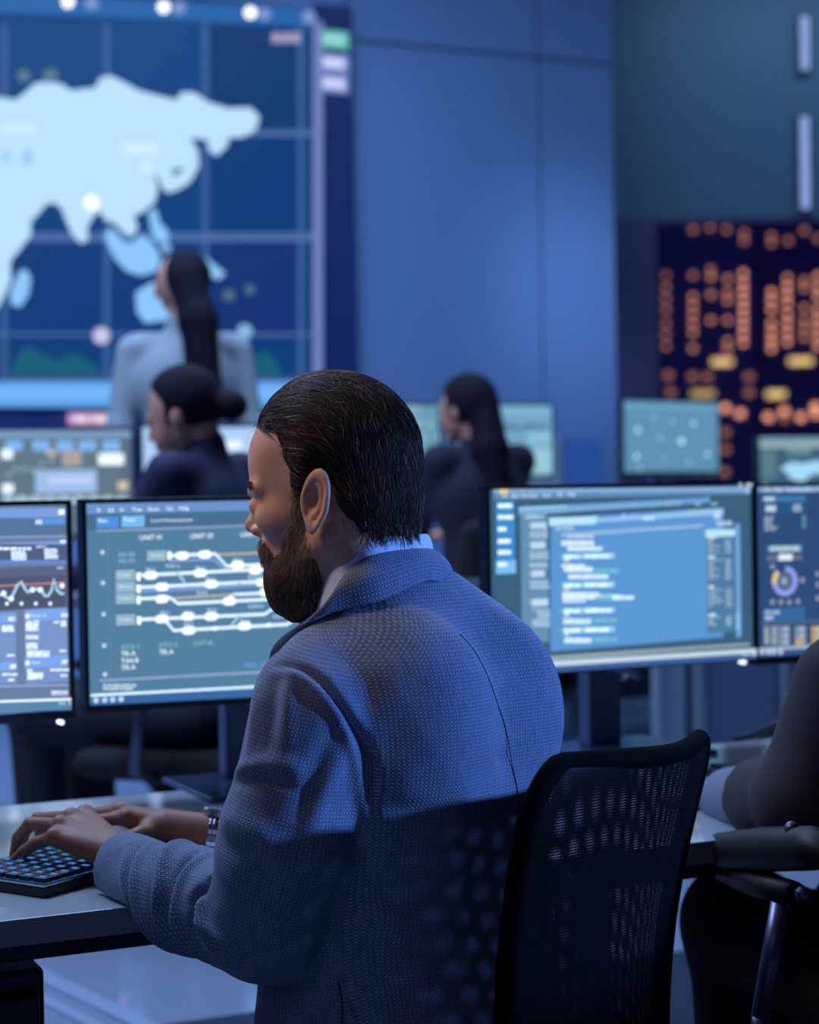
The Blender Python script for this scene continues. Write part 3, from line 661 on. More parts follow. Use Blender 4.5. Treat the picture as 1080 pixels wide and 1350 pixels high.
# front window
FWc = (92, 152, 212)
u.quad([(412, 305), (1530, 232), (1530, 1030), (412, 1122)], FWc)
u.quad([(402, 262), (1530, 196), (1530, 236), (402, 308)], (150, 200, 240)); u.quad([(402, 258), (705, 250), (705, 298), (402, 310)], (190, 232, 255)); u.quad([(720, 245), (1300, 205), (1300, 218), (720, 262)], (100, 150, 220))
u.disc(885, 244, 18, (150, 205, 255)); u.words(920, 232, 990, 16, (130, 180, 245)); u.words(1010, 250, 1085, 22, (190, 230, 255))
u.words(442, 314, 562, 24, (165, 200, 230)); u.words(445, 326, 560, 8, (150, 185, 220))
u.quad([(480, 357), (1398, 300), (1398, 318), (480, 382)], (150, 190, 230)); u.words(520, 370, 690, 18, (195, 215, 240))
rows = [(480, 408, 690, 14, 0), (480, 424, 690, 12, 0), (516, 446, 745, 14, 0), (520, 460, 740, 10, 0), (478, 560, 632, 13, 0), (490, 577, 684, 13, 0), (496, 592, 682, 14, 1), (520, 626, 784, 13, 0), (522, 641, 780, 11, 0), (480, 740, 718, 14, 0), (482, 757, 848, 13, 0), (480, 770, 690, 13, 1), (800, 764, 942, 20, 0), (482, 790, 628, 13, 0), (484, 912, 666, 14, 1), (484, 930, 662, 12, 0), (490, 1036, 668, 13, 1), (490, 1052, 662, 12, 0)]
for x0, y, x1, h_, g_ in rows:
    u.words(x0, y, x1, h_, (205, 225, 248), gap=0.15)
    if g_: u.words(x1+12, y-4, x1+165, 24, (118, 190, 215), gap=0.3)
for y in (510, 695, 860, 985):
    u.quad([(478, y-18), (815, y-26), (815, y+8), (478, y+16)], (150, 205, 245)); u.words(486, y-10, 590, 20, (210, 240, 255)); u.words(620, y-14, 790, 20, (215, 240, 255)); u.words(486, y+14, 520, 20, (200, 225, 245)); u.text('4', 452, y+8, 24, (165, 180, 215))
u.rect(480, 536, 500, 545, (200, 160, 160)); u.rect(490, 710, 505, 722, (200, 160, 160))
u.z(820, 630, 4.154)
u.rect(440, 285, 595, 840, (78, 125, 165)); u.rect(435, 284, 597, 318, (190, 230, 255)); u.rect(595, 250, 632, 870, (110, 165, 220)); u.rect(603, 740, 620, 830, (150, 205, 250)); u.words(495, 238, 592, 22, (170, 205, 235)); u.words(345, 180, 445, 20, (165, 195, 225)); u.rect(480, 185, 518, 222, (195, 220, 240))
for x in (210, 375, 465): u.words(x, 135, x+35, 16, (150, 175, 195))
for blk in ((322, 415, 6), (428, 560, 8), (590, 710, 7), (742, 810, 5)):
    n = blk[2]
    for i in range(n):
        y = blk[0]+(blk[1]-blk[0])*i/n; u.words(448, y, 448+random.choice((30, 42, 60, 75)), 10, (150, 178, 200) if i else (205, 220, 235)); 
        if i: u.words(540, y, 576, 10, (150, 178, 200))
u.quad([(-760, 994), (670, 900), (670, 915), (-760, 1022)], (150, 170, 175)); u.quad([(-760, 1022), (708, 930), (708, 955), (-760, 1053)], (200, 220, 235)); u.quad([(-760, 1054), (708, 957), (708, 985), (-760, 1086)], (60, 96, 158))
for x in (632, 655, 685, 700): u.disc(x, 962, 11, (190, 210, 235))
for x in (610, 650, 665): u.words(x, 30, x+18, 18, (190, 205, 215))
u.disc(655, 68, 20, (150, 195, 230))
u.done('screen_graphics', sC)
# monitor D
cD, rD = mon_from_left(996.5, 3.28, 22); zD0, zD1 = P(998, 877, 3.28)[2], P(996, 637, 3.28)[2]
tD, sD = monitor((cD[0], cD[1], 0.75), rD, WM, HM, zD0, zD1, 'dark blue monitor at the right edge showing a ring chart', (46, 76, 122))
u = UI((cD[0], cD[1], 0.75), rD, 0.006); u.z(820, 630, 4.154)
u.rect(745, 28, 2600, 50, (90, 130, 165)); u.rect(745, 46, 2600, 80, (115, 155, 200)); u.rect(772, 26, 808, 44, (235, 195, 120))
for i in range(8): u.text('File Edit View Data Plot Tool User Help'.split()[i], 775+i*58, 76, 24, (205, 222, 240))
u.rect(768, 100, 1005, 128, (62, 120, 180)); u.words(775, 104, 835, 22, (185, 205, 225)); u.rect(775, 140, 1005, 195, (40, 88, 135))
u.words(785, 152, 842, 32, (195, 210, 225)); u.text('05', 935, 184, 40, (205, 215, 225)); 
for i in range(6): u.words(778, 210+i*14, 778+(55, 50, 48, 44, 78, 60)[i], 10, (150, 165, 185))
for y in (215, 240, 265): u.disc(995, y, 14, (110, 185, 185), r2=8)
u.rect(790, 372, 988, 404, (55, 120, 165)); u.words(806, 374, 972, 26, (185, 200, 215), gap=0.05); u.rect(790, 426, 985, 448, (105, 115, 140)); u.rect(855, 418, 930, 450, (205, 215, 225))
u.disc(890, 565, 97, (150, 160, 235), r2=62, a0=-4.0, a1=1.5); u.disc(890, 565, 97, (228, 205, 150), r2=62, a0=2.28, a1=2.9+0.4); u.disc(890, 565, 58, (88, 108, 142)); u.disc(885, 565, 20, (165, 185, 200))
for x, y in ((822, 485), (985, 560), (822, 680), (868, 680), (914, 680), (960, 676), (1070, 525), (1070, 585), (1070, 660)): u.disc(x, y, 17, (155, 170, 185), r2=6)
u.rect(772, 715, 1000, 775, (55, 105, 160)); u.words(778, 728, 860, 16, (170, 190, 210)); u.words(778, 756, 825, 20, (170, 190, 210))
u.rect(760, 795, 2600, 802, (105, 130, 160)); u.rect(762, 806, 2600, 925, (55, 75, 110))
for x0 in (775, 815): 
    for i in range(7): u.words(x0, 815+i*14, x0+30, 10, (170, 185, 200))
for x0, c in ((852, (125, 150, 180)), (940, (125, 150, 180)), (1030, (185, 165, 120))):
    for i in range(3): u.rect(x0, 812+i*36, x0+62, 842+i*36, c); u.disc(x0+40, 827+i*36, 13, (190, 205, 220))
u.rect(945, 880, 985, 912, (200, 165, 105)); u.rect(745, 930, 2600, 948, (165, 185, 205)); u.rect(745, 950, 2600, 1010, (50, 82, 145))
for x in (760, 795, 825, 862): u.disc(x, 952, 18, (190, 210, 235))
u.rect(1400, 200, 2400, 700, (70, 120, 175)); u.done('screen_graphics', sD)
# loose cable hanging by the right hand monitor
a = P(968, 974, 2.95); b = P(1030, 955, 2.75); c_ = P(1110, 915, 2.7)
m = MB(); m.tube(catmull([a, P(1000, 968, 2.9), b, c_, P(1180, 905, 2.9), P(1200, 860, 3.3)], 8), [0.003]+[0.006]*8+[0.009]*32, 10)
o = m.build('cable', M_blk, smooth=True); tag(o, 'black cable drooping from the right hand monitor above the desk', 'cable')
# keyboards
M_key = pbr('keycap', (22, 24, 34), 0.4)
def keyboard(loc, rz, L, Dp, label, glow, rows=5, colsn=14):
    t = empty('keyboard', loc, rz, label, 'keyboard'); m = MB(); m.box(-L/2, L/2, -Dp/2, Dp/2, 0.0, 0.014, 0.003); m.build('case', M_blk, t)
    sx = (L-0.016)/colsn; sy = (Dp-0.014)/rows
    m = MB(); m.box(-L/2+0.011, L/2-0.011, -Dp/2+0.010, Dp/2-0.010, 0.0138, 0.0146); m.build('backlight', em((50, 120, 220), glow), t)
    k0 = None
    for r in range(rows):
        for c in range(colsn):
            x = -L/2+0.008+sx*(c+0.5); y = -Dp/2+0.007+sy*(r+0.5)
            if k0 is None:
                m = MB(); m.box(-sx*0.43, sx*0.43, -sy*0.43, sy*0.43, 0.0, 0.006, 0.0012); m.box(-sx*0.16, sx*0.16, -sy*0.2, sy*0.2, 0.006, 0.0063, mi=1); k0 = k = m.build('key', [M_key, em((70, 150, 245), glow*1.3)], t)
            else: k = k0.copy(); COL.objects.link(k)
            k.location = (x, y, 0.0148)
    return t
ka = math.radians(57); KA = A(math.cos(ka), math.sin(ka), 0); KB = A(-math.sin(ka), math.cos(ka), 0)
cor = Pz(58, 1168, 0.765); kc = cor+KA*0.15+KB*0.075; 
kc = cor+KA*0.125+KB*0.075; keyboard((kc[0], kc[1], 0.75), ka, 0.25, 0.15, 'black keyboard with glowing blue keys under the man\'s hands', 0.55, 6, 13)
kq = Pz(1000, 1022, 0.75); keyboard((kq[0]+0.1, kq[1]+0.02, 0.75), RZ, 0.36, 0.13, 'dark keyboard on the right part of the desk by the jacketed arm', 0.1)
# ---------------------------------------------------------------- rows behind
def rowpt(px, n):   # point on the line parallel to the front desk, n metres behind its front edge, seen at column px
    v = ray(px, 640); o = Q+DN*n; d = DX
    Mx = np.array([[v[0], -d[0]], [v[1], -d[1]]]); s_ = np.linalg.solve(Mx, (o-CAM)[:2]); return CAM+v*s_[0]
R2, R3 = 3.33, 4.25
def bg_mon(px_right, n, wd, ytop, ht, rzd, label, base, ui, group=None):
    p = rowpt(px_right, n); r = math.radians(rzd); c = p[:2]-np.array([math.cos(r), math.sin(r)])*wd/2
    zt_ = P(px_right, ytop, p[1])[2]; zd = FZ+0.73
    t, s_ = monitor((c[0], c[1], zd), r, wd, ht, zt_-ht, zt_, label, base); u = UI((c[0], c[1], zd), r, 0.006, hw=wd/2-0.0075); ui(u); u.done('screen_graphics', s_); return t
def ui1(u):
    u.z(0, 470, 2.7); u.rect(-1600, 258, 470, 288, (125, 160, 200)); u.rect(-1600, 288, 434, 520, (98, 120, 135))
    for x in (18, 115, 200, 280, 365): u.rect(x, 300, x+62, 335, (130, 185, 245))
    for x, y in ((25, 347), (28, 470)): u.rect(x-20, y-16, x+20, y+16, (225, 240, 250))
    for x, y in ((32, 420), (56, 400), (86, 400), (118, 405), (148, 384), (182, 368)): u.disc(x, y, 12, (165, 215, 215))
    u.rect(220, 335, 290, 390, (170, 165, 160)); u.rect(350, 345, 440, 385, (225, 240, 250)); u.rect(125, 405, 345, 485, (160, 190, 235)); u.rect(170, 430, 330, 450, (190, 215, 245)); u.rect(420, 445, 455, 475, (215, 200, 175)); u.rect(165, 335, 200, 350, (215, 195, 175))
    for i in range(26): u.rect(15+i*17, 495+(i % 3)*5, 28+i*17, 520, (200, 230, 250))
def ui2(u):
    u.z(0, 470, 2.7)
    for i in range(5): u.rect(500, 300+i*40, 900, 318+i*40, (175, 205, 248))
    u.rect(760, 300, 860, 330, (215, 225, 250)); u.rect(500, 470, 700, 500, (165, 195, 240))
bg_mon(178, R2, 0.565, 564, 0.33, 24.5, 'grey dashboard monitor in the second row behind the left monitors', (92, 110, 132), ui1)
bg_mon(409, R2, 0.545, 560, 0.33, 24.5, 'bright white monitor in the second row in front of the seated woman with a bun', (172, 210, 252), ui2)
def ui3(u):
    u.z(540, 470, 3.857)
    for i in range(5): u.rect(-60+i*5, 250+i*70, 60+i*14, 285+i*70, (130, 175, 190))
    u.disc(105, 345, 26, (190, 205, 175)); u.disc(10, 380, 18, (225, 240, 245)); u.disc(195, 410, 26, (205, 200, 250))
def ui4(u):
    u.z(540, 470, 3.857); u.rect(450, 258, 720, 300, (125, 178, 210)); u.rect(470, 350, 700, 368, (60, 100, 150)); u.disc(490, 400, 36, (150, 205, 255)); u.rect(600, 380, 720, 450, (135, 190, 215)); u.rect(590, 470, 725, 590, (150, 200, 220)); u.disc(655, 510, 45, (170, 215, 235)); u.rect(590, 605, 720, 625, (165, 180, 160)); u.disc(560, 350, 20, (175, 180, 205))
bg_mon(583, R3, 0.44, 532, 0.295, 24.5, 'pale blue monitor far back, seen between the bearded man and the long haired woman', (105, 155, 180), ui3)
bg_mon(732, R3, 0.43, 532, 0.295, 24.5, 'pale teal monitor far back, right of the long haired woman', (112, 165, 195), ui4)
def ui5(u):
    u.z(500, 470, 1.862); 
    for x, y, r, c in ((635, 180, 22, (150, 205, 225)), (742, 208, 20, (200, 240, 255)), (772, 165, 20, (165, 185, 245)), (632, 245, 17, (175, 225, 245)), (805, 240, 18, (160, 210, 235)), (690, 200, 16, (130, 185, 205)), (640, 275, 14, (140, 180, 200)), (675, 150, 15, (130, 180, 205)), (720, 160, 12, (150, 190, 205)), (700, 250, 16, (110, 165, 190)), (760, 260, 16, (120, 170, 195))): u.disc(x, y, r, c, 1.4)
    u.rect(598, 118, 836, 130, (120, 175, 205))
    for i in range(8): u.rect(600+i*29, 284, 618+i*29, 292, (150, 185, 195))
bg_mon(951, R3, 0.60, 529, 0.30, 42, 'monitor with glowing round dots standing alone in front of the night window', (92, 145, 178), ui5)
def ui6(u):
    u.z(500, 470, 1.862); u.rect(925, 195, 1300, 210, (120, 155, 175)); u.rect(925, 212, 1300, 222, (150, 175, 180)); u.rect(935, 228, 975, 300, (85, 125, 140))
    u.quad([(985, 275), (1010, 258), (1040, 262), (1075, 255), (1110, 265), (1100, 285), (1060, 290), (1040, 308), (1010, 300), (1000, 285)], (165, 220, 250)); u.rect(1000, 226, 1060, 240, (110, 150, 160))
bg_mon(1174, R2, 0.58, 573, 0.33, 24.5, 'monitor with a small white map behind the right edge monitor', (62, 96, 122), ui6)
# desks of those rows
def rowdesk(n, x0px, x1px, label, panels=True):
    a = rowpt(x0px, n); b = rowpt(x1px, n); o = Q+DN*(n-0.42); t0 = (a-Q)@DX; t1 = (b-Q)@DX
    legs = np.linspace(t0+0.1, t1-0.1, 4)
    return make_desk((o[0], o[1], FZ), t0, t1, 0.7, 0.73, label, legs, [(t0+0.15+i*(t1-t0-0.3)/5+0.03, t0+0.15+(i+1)*(t1-t0-0.3)/5-0.03, 0.12) for i in range(5)] if panels else ())
rowdesk(R2, -120, 1300, 'second row desk behind the front monitors', False)
rowdesk(R3, 420, 1300, 'third row desk in front of the blue wall and window')
# low cabinets / partitions seen under the right hand monitor
def pcab(px0, px1, n, z0, z1, label, c, dep=0.3):
    a = rowpt(px0, n); b = rowpt(px1, n); wd = (b-a)@DX; ce = (a+b)/2
    t = empty('partition_panel', (ce[0], ce[1], FZ), RZ, label, 'partition', 'low partitions behind the desks'); m = MB(); m.box(-wd/2, wd/2, 0, dep, z0+0.0, z1, 0.004); m.build('panel', pbr('partition_%d' % px0, c, 0.45), t)
    m = MB(); m.box(-wd/2-0.03, -wd/2, -0.01, dep, z0, z1+0.01, 0.004); m.build('post', pbr('partition_post', (150, 175, 195), 0.35, metal=0.3), t)
    return t
pcab(925, 1020, 2.75, 0, 0.62, 'grey blue low partition panel seen under the code monitor', (110, 128, 165), 0.03)
pcab(1038, 1130, 2.75, 0, 0.62, 'grey blue low partition panel under the ring chart monitor', (110, 128, 165), 0.03)
pcab(872, 900, 2.75, 0, 0.62, 'narrow light grey partition panel right of the monitor stand', (160, 180, 200), 0.03)
pcab(742, 794, R3+0.5, 0, P(770, 578, rowpt(770, R3+0.5)[1])[2]-FZ, 'dim blue cabinet against the wall between two far monitors', (80, 130, 200), 0.3)
# blue folder / board on desk seen near right elbow
M_fab = pbr('black_chair_fabric', (14, 14, 20), 0.85, noise=0.15, nscale=200)
M_pl = pbr('chair_plastic', (9, 9, 13), 0.55, spec=0.3)
def chair_parts(t, seat=0.47, arms=True, back=True, scale=1.0, armz=0.2, armx=0.29):
    """local +y is the way the sitter faces"""
    m = MB(); m.box(-0.24, 0.24, -0.22, 0.25, seat-0.07, seat, 0.03); m.build('seat', M_fab, t, smooth=True)
    m = MB(); m.cyl((0, 0, 0.09), (0, 0, seat-0.2), 0.032); m.cyl((0, 0, seat-0.22), (0, 0, seat-0.09), 0.022, mi=0); m.box(-0.1, 0.1, -0.12, 0.1, seat-0.1, seat-0.07, 0.01); m.build('gas_column', M_pl, t)
    m = MB()
    for k in range(5):
        a = 2*PI*k/5+0.3; m.tube([(0.03*math.cos(a), 0.03*math.sin(a), 0.11), (0.16*math.cos(a), 0.16*math.sin(a), 0.095), (0.29*math.cos(a), 0.29*math.sin(a), 0.07)], [0.028, 0.022, 0.016], 8)
    m.cyl((0, 0, 0.07), (0, 0, 0.14), 0.045); m.build('base', M_pl, t)
    c0 = None
    for k in range(5):
        a = 2*PI*k/5+0.3
        if c0 is None:
            m = MB(); m.cyl((-0.022, 0, 0.027), (-0.006, 0, 0.027), 0.026, n=18); m.cyl((0.006, 0, 0.027), (0.022, 0, 0.027), 0.026, n=18); m.cyl((0, 0, 0.03), (0, 0, 0.07), 0.008); c0 = c = m.build('caster', M_pl, t)
        else: c = c0.copy(); COL.objects.link(c)
        c.location = (0.29*math.cos(a), 0.29*math.sin(a), 0); c.rotation_euler = (0, 0, a)
    if arms:
        for s in (-1, 1):
            m = MB(); m.box(s*armx-0.04, s*armx+0.04, -0.12, 0.16, seat+armz, seat+armz+0.03, 0.012); ap = m.build('armrest', M_pl, t, smooth=False)
            m = MB(); m.tube([(s*(armx-0.05), 0.0, seat-0.06), (s*(armx+0.02), 0.0, seat-0.03), (s*(armx+0.01), -0.01, seat+armz*0.5), (s*armx, -0.02, seat+armz)], 0.014, 8); m.build('post', M_strut, ap)
    if back:
        rows = []
        for v in np.linspace(0, 1, 9):
            z = seat+0.08+v*0.42; wv = 0.19+0.035*math.sin(v*2.4)
            rows.append([(wv*x, -0.24-0.06*v+0.04*x*x, z-0.03*(abs(x)**4)*(v > 0.9)) for x in np.linspace(-1, 1, 11)])
        m = MB(); m.grid(rows); o = m.build('backrest', M_fab, t, smooth=True); md = o.modifiers.new('thick', 'SOLIDIFY'); md.thickness = 0.03
        m = MB(); m.tube([(0, -0.1, seat-0.08), (0, -0.26, seat-0.04), (0, -0.3, seat+0.12), (0, -0.3, seat+0.25)], 0.02, 8); m.build('back_bar', M_pl, t)
M_strut = pbr('strut_metal', (95, 95, 115), 0.35, metal=0.8)
# ---- the man's chair, mesh back
aC = P(703, 1016, 1.77); bC = P(922, 986, 2.13)
cc = (aC+bC)/2; dr = (bC-aC)[:2]; CW = np.linalg.norm(dr); dr /= CW
rzc = math.atan2(dr[1], dr[0])       # local x runs from its left edge to its right edge
fw = np.array([-dr[1], dr[0]]); root = cc[:2]+fw*0.232
mch = empty('office_chair', (root[0], root[1], 0), rzc, 'black mesh backed office chair the bearded man sits in', 'chair', 'office chairs')
chair_parts(mch, 0.46, arms=False, back=False)
hw = CW/2+0.005
mm = bpy.data.materials.new('chair_mesh'); mm.use_nodes = True; nt = mm.node_tree; bs = nt.nodes['Principled BSDF']
bs.inputs['Base Color'].default_value = (0.004, 0.004, 0.006, 1); bs.inputs['Roughness'].default_value = 0.6; bs.inputs['Specular IOR Level'].default_value = 0.08
uvn = nt.nodes.new('ShaderNodeUVMap'); sep = nt.nodes.new('ShaderNodeSeparateXYZ'); nt.links.new(uvn.outputs[0], sep.inputs[0])
def mth(op, a, b=None, c=None):
    n = nt.nodes.new('ShaderNodeMath'); n.operation = op
    for i, v in enumerate((a, b, c)):
        if v is None: continue
        if isinstance(v, (int, float)): n.inputs[i].default_value = v
        else: nt.links.new(v, n.inputs[i])
    return n.outputs[0]
row = mth('FLOOR', mth('MULTIPLY', sep.outputs[1], 330.0)); odd = mth('MULTIPLY', mth('MODULO', row, 2.0), 0.5)
fx = mth('SUBTRACT', mth('FRACT', mth('ADD', mth('MULTIPLY', sep.outputs[0], 300.0), odd)), 0.5); fy = mth('SUBTRACT', mth('FRACT', mth('MULTIPLY', sep.outputs[1], 330.0)), 0.5)
rr = mth('SQRT', mth('ADD', mth('MULTIPLY', fx, fx), mth('MULTIPLY', fy, fy)))
hole = mth('LESS_THAN', rr, 0.225)
tr = nt.nodes.new('ShaderNodeBsdfTransparent'); mx = nt.nodes.new('ShaderNodeMixShader')
nt.links.new(hole, mx.inputs[0]); nt.links.new(bs.outputs[0], mx.inputs[1]); nt.links.new(tr.outputs[0], mx.inputs[2]); nt.links.new(mx.outputs[0], nt.nodes['Material Output'].inputs[0])
ZTC = (aC[2]+bC[2])/2
def back_pt(x, v, off=0.0):      # x -1..1, v 0..1 bottom to top
    ztop = ZTC; zbot = 0.50; z = zbot+(ztop-zbot)*v
    W = hw*(0.86+0.14*v)
    r = 0.16 if x < 0 else 0.09; edge = max(0, (v-(1-r))/r); W2 = W-hw*(0.26 if x < 0 else 0.10)*(1-math.sqrt(max(0, 1-edge**2)))
    z += (bC[2]-aC[2])/2*x*v+(0.013*max(0, x)**2+0.004*(1-x*x))*v**6
    y = -0.26+0.030*x*x+(1-v)*0.05+0.02*math.sin(PI*v)
    return (W2*x, y-off, z)
for off in (0.0, 0.016):
    nx, nv = 41, 41; xs_ = np.linspace(-1, 1, nx); vs_ = 1-(1-np.linspace(0, 1, nv))**1.6
    V = [back_pt(x, v, off) for v in vs_ for x in xs_]; Fq = [[j*nx+i, j*nx+i+1, (j+1)*nx+i+1, (j+1)*nx+i] for j in range(nv-1) for i in range(nx-1)]
    me = np_mesh('mesh_fabric', V, np.array(Fq)); uv = me.uv_layers.new(name='UVMap'); li = np.zeros(len(me.loops), dtype=np.int32); me.loops.foreach_get('vertex_index', li)
    Va = np.array(V); sx_ = 1.0 if off == 0 else 1.03; an = 0.0 if off == 0 else 0.10
    U = Va[:, 0]*sx_; Wv = Va[:, 2]*sx_
    uu = np.stack([U*math.cos(an)-Wv*math.sin(an), U*math.sin(an)+Wv*math.cos(an)], 1)[li]; uv.data.foreach_set('uv', uu.astype(np.float32).ravel())
    link('mesh_fabric', me, mm, mch, smooth=True)
m = MB(); path = [back_pt(-1, v, 0.008) for v in 1-np.linspace(1, 0, 44)**2]+[back_pt(x, 1, 0.008) for x in np.linspace(-1, 1, 26)[1:-1]]+[back_pt(1, v, 0.008) for v in 1-np.linspace(0, 1, 44)**2]+[back_pt(x, 0, 0.008) for x in np.linspace(1, -1, 14)[1:]]
m.tube(path, 0.0115, 10); m.build('back_frame', pbr('frame_cover', (4, 4, 6), 0.85, spec=0.05), mch, smooth=True)
m = MB(); m.tube([(0, -0.08, 0.38), (0, -0.22, 0.4), (0, -0.27, 0.5), (0, -0.265, 0.56)], 0.018, 8); m.build('back_bar', M_pl, mch)
# ================================================================ the bearded man
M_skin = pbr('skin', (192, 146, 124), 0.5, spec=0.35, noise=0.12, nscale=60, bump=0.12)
M_skin_shaded = pbr('skin_hands', (152, 100, 76), 0.5, spec=0.35, noise=0.12, nscale=60, bump=0.1)  # same skin with the shade of the back-lit hands put into its colour
hy = P(450, 620, 2.03); HF = Fr(hy, 75)
man = empty('person', (-0.01, 2.06, 0), 0, 'bearded man in a grey blue woven blazer typing at the front desk', 'person')
S1 = 1182.0
def hpx(q): return 450+S1*(-0.966*q[:, 0]-0.259*np.abs(q[:, 1])), 620-S1*q[:, 2]
EAR_C = A(0.004, 0.0785, -0.035); _ea = math.radians(14)
EAR_R = np.array([[math.cos(_ea), 0, -math.sin(_ea)], [0, 1, 0], [math.sin(_ea), 0, math.cos(_ea)]])
def ear(q):
    p = (q-EAR_C)@EAR_R; a, c, b = p[:, 0], p[:, 1]+0.34*(q[:, 0]-EAR_C[0])-0.003, p[:, 2]
    wd = np.where(b > -0.005, 0.0165, np.maximum(0.008, 0.0165+0.22*(b+0.005)))
    a = a+np.where(b < 0, -b*0.12, 0)
    pp = np.stack([a/wd*0.0165, c, b], 1)
    d = s_ell(pp, (0, 0, 0.001), (0.0168, 0.0055, 0.0318))
    rho = np.sqrt((pp[:, 0]/0.0150)**2+((b-0.001)/0.0295)**2); an = np.arctan2(b/0.0295, pp[:, 0]/0.015)
    ring = np.sqrt(((rho-1)*0.0195)**2+(c-0.0055)**2)-0.0041*np.clip(1.15-0.25*np.cos(an+0.9), 0.6, 1.2)
    d = smin(d, ring, 0.003)
    d = smax(d, -s_ell(pp, (0.002, 0.009, 0.002), (0.0088, 0.0105, 0.0135)), 0.003)
    d = smax(d, -s_ell(pp, (-0.0015, 0.0095, 0.014), (0.0098, 0.0060, 0.0095)), 0.0025)
    ah = np.sqrt(((np.sqrt(((pp[:, 0]-0.002)/0.0088)**2+((b-0.003)/0.018)**2)-1)*0.012)**2+(c-0.005)**2)-0.0022
    ah = np.where((pp[:, 0] < 0.004) | (b > 0.012), ah, 0.01); d = smin(d, ah, 0.0025)
    d = smin(d, s_ell(pp, (0.004, 0.003, -0.024), (0.0075, 0.0055, 0.009)), 0.004)
    d = smin(d, s_cap(pp, (0.012, 0.003, -0.002), (0.011, 0.003, -0.009), 0.0035), 0.003)   # tragus
    return d
def head(p, ears=True):
    q = p.copy(); q[:, 1] = np.abs(q[:, 1])
    d = s_ell(q, (0.010, 0, 0.010), (0.085, 0.074, 0.086))
    d = smin(d, s_ell(q, (0.050, 0, 0.010), (0.055, 0.058, 0.062)), 0.02)
    d = smin(d, s_ell(q, (0.043, 0, -0.055), (0.046, 0.051, 0.055)), 0.02)
    d = smin(d, s_ell(q, (0.045, 0, -0.105), (0.037, 0.040, 0.040)), 0.02)
    d = smin(d, s_cap(q, (0.055, 0.025, -0.125), (0.004, 0.054, -0.075), 0.014, 0.017), 0.02)
    d = smin(d, s_ell(q, (0.060, 0.041, -0.052), (0.026, 0.018, 0.018)), 0.022)
    d = smin(d, s_cap(q, (0.098, 0.010, -0.022), (0.080, 0.046, -0.019), 0.009, 0.008), 0.012)
    d = smin(d, s_cap(q, (0.094, 0, -0.026), (0.1025, 0, -0.056), 0.0065, 0.0085), 0.010)
    d = smin(d, s_ell(q, (0.1035, 0, -0.0605), (0.0115, 0.0095, 0.009)), 0.006)
    d = smin(d, s_ell(q, (0.094, 0.012, -0.066), (0.010, 0.007, 0.0065)), 0.005)
    d = smax(d, -s_ell(q, (0.103, 0.031, -0.038), (0.013, 0.015, 0.010)), 0.010)
    d = smin(d, s_ell(q, (0.0855, 0.031, -0.0385), (0.0125, 0.0135, 0.0115)), 0.004)
    d = smin(d, s_ell(q, (0.080, 0, -0.083), (0.014, 0.026, 0.014)), 0.010)
    d = smin(d, s_ell(q, (0.0845, 0, -0.0885), (0.009, 0.020, 0.0045)), 0.004)
    d = smin(d, s_ell(q, (0.0815, 0, -0.0985), (0.009, 0.018, 0.005)), 0.004)
    d = smax(d, -s_ell(q, (0.074, 0.073, -0.004), (0.03, 0.010, 0.026)), 0.014)
    # neck (uses true side for the turned tendons)
    nk = s_cap(p, (-0.010, 0.0, -0.055), (-0.036, -0.004, -0.215), 0.052, 0.056)
    nk = smin(nk, s_cap(p, (-0.042, 0.0, -0.04), (-0.058, 0.0, -0.20), 0.036, 0.042), 0.03)
    d = smin(d, nk, 0.03)
    d = smin(d, s_cap(q, (-0.030, 0.044, -0.045), (-0.030, 0.034, -0.14), 0.018), 0.03)
    if ears:
        d = smin(d, ear(q), 0.004)
    return d
HAIR = [(336, 556), (326, 470), (480, 420), (640, 470), (640, 730), (560, 716), (550, 704), (530, 706), (507, 705), (478, 698), (458, 678), (447, 655), (441, 632), (424, 618), (408, 628), (404, 668), (394, 672), (388, 640), (384, 616), (377, 596), (373, 575), (362, 562), (350, 566)]
BEARD = [(389, 635), (401, 640), (404, 690), (409, 705), (420, 735), (428, 778), (424, 812), (385, 850), (340, 820), (325, 745), (330, 724), (332, 712), (341, 706), (352, 715), (362, 728), (371, 722), (377, 700), (386, 675)]
def t_hair(p):
    x, y = hpx(p); x = x+1.5*np.sin(y*0.21); y = y+1.2*np.sin(x*0.27); d = polydist(x, y, HAIR)
    base = (0.0035+0.0085*np.clip((p[:, 2]+0.06)/0.10, 0, 1)+0.0025*np.clip(-p[:, 0]/0.08, 0, 1))*(1-0.65*np.clip((p[:, 0]-0.045)/0.04, 0, 1))
    t = np.where(d > 0, base*np.clip(d/26, 0, 1)**0.8, np.clip(d/8, -1, 0)*0.004)
    return t
def f_hair(p):
    n = 0.0008*np.sin(p[:, 1]*420+p[:, 0]*60)*np.sin(p[:, 2]*90+p[:, 0]*45)
    return np.maximum(head(p, False)-t_hair(p)-n, -(head(p, False)+0.006))
def t_beard(p):
    x, y = hpx(p); d = polydist(x, y, BEARD)
    base = 0.0002+0.0150*np.clip((y-735)/65, 0, 1)
    return np.where(d > 0, base*np.clip(d/26, 0, 1)**0.8-0.0012*np.clip((735-y)/40, 0, 1), np.clip(d/8, -1, 0)*0.004)
def f_beard(p): return np.maximum(head(p, False)-t_beard(p), -(head(p, False)+0.005))
V, Qd = snet(head, (-0.15, -0.10, -0.19), (0.135, 0.10, 0.115), 0.0021)
V = relax(V, Qd, 1, 0.35); Vh, Qh = HF.W(V), Qd
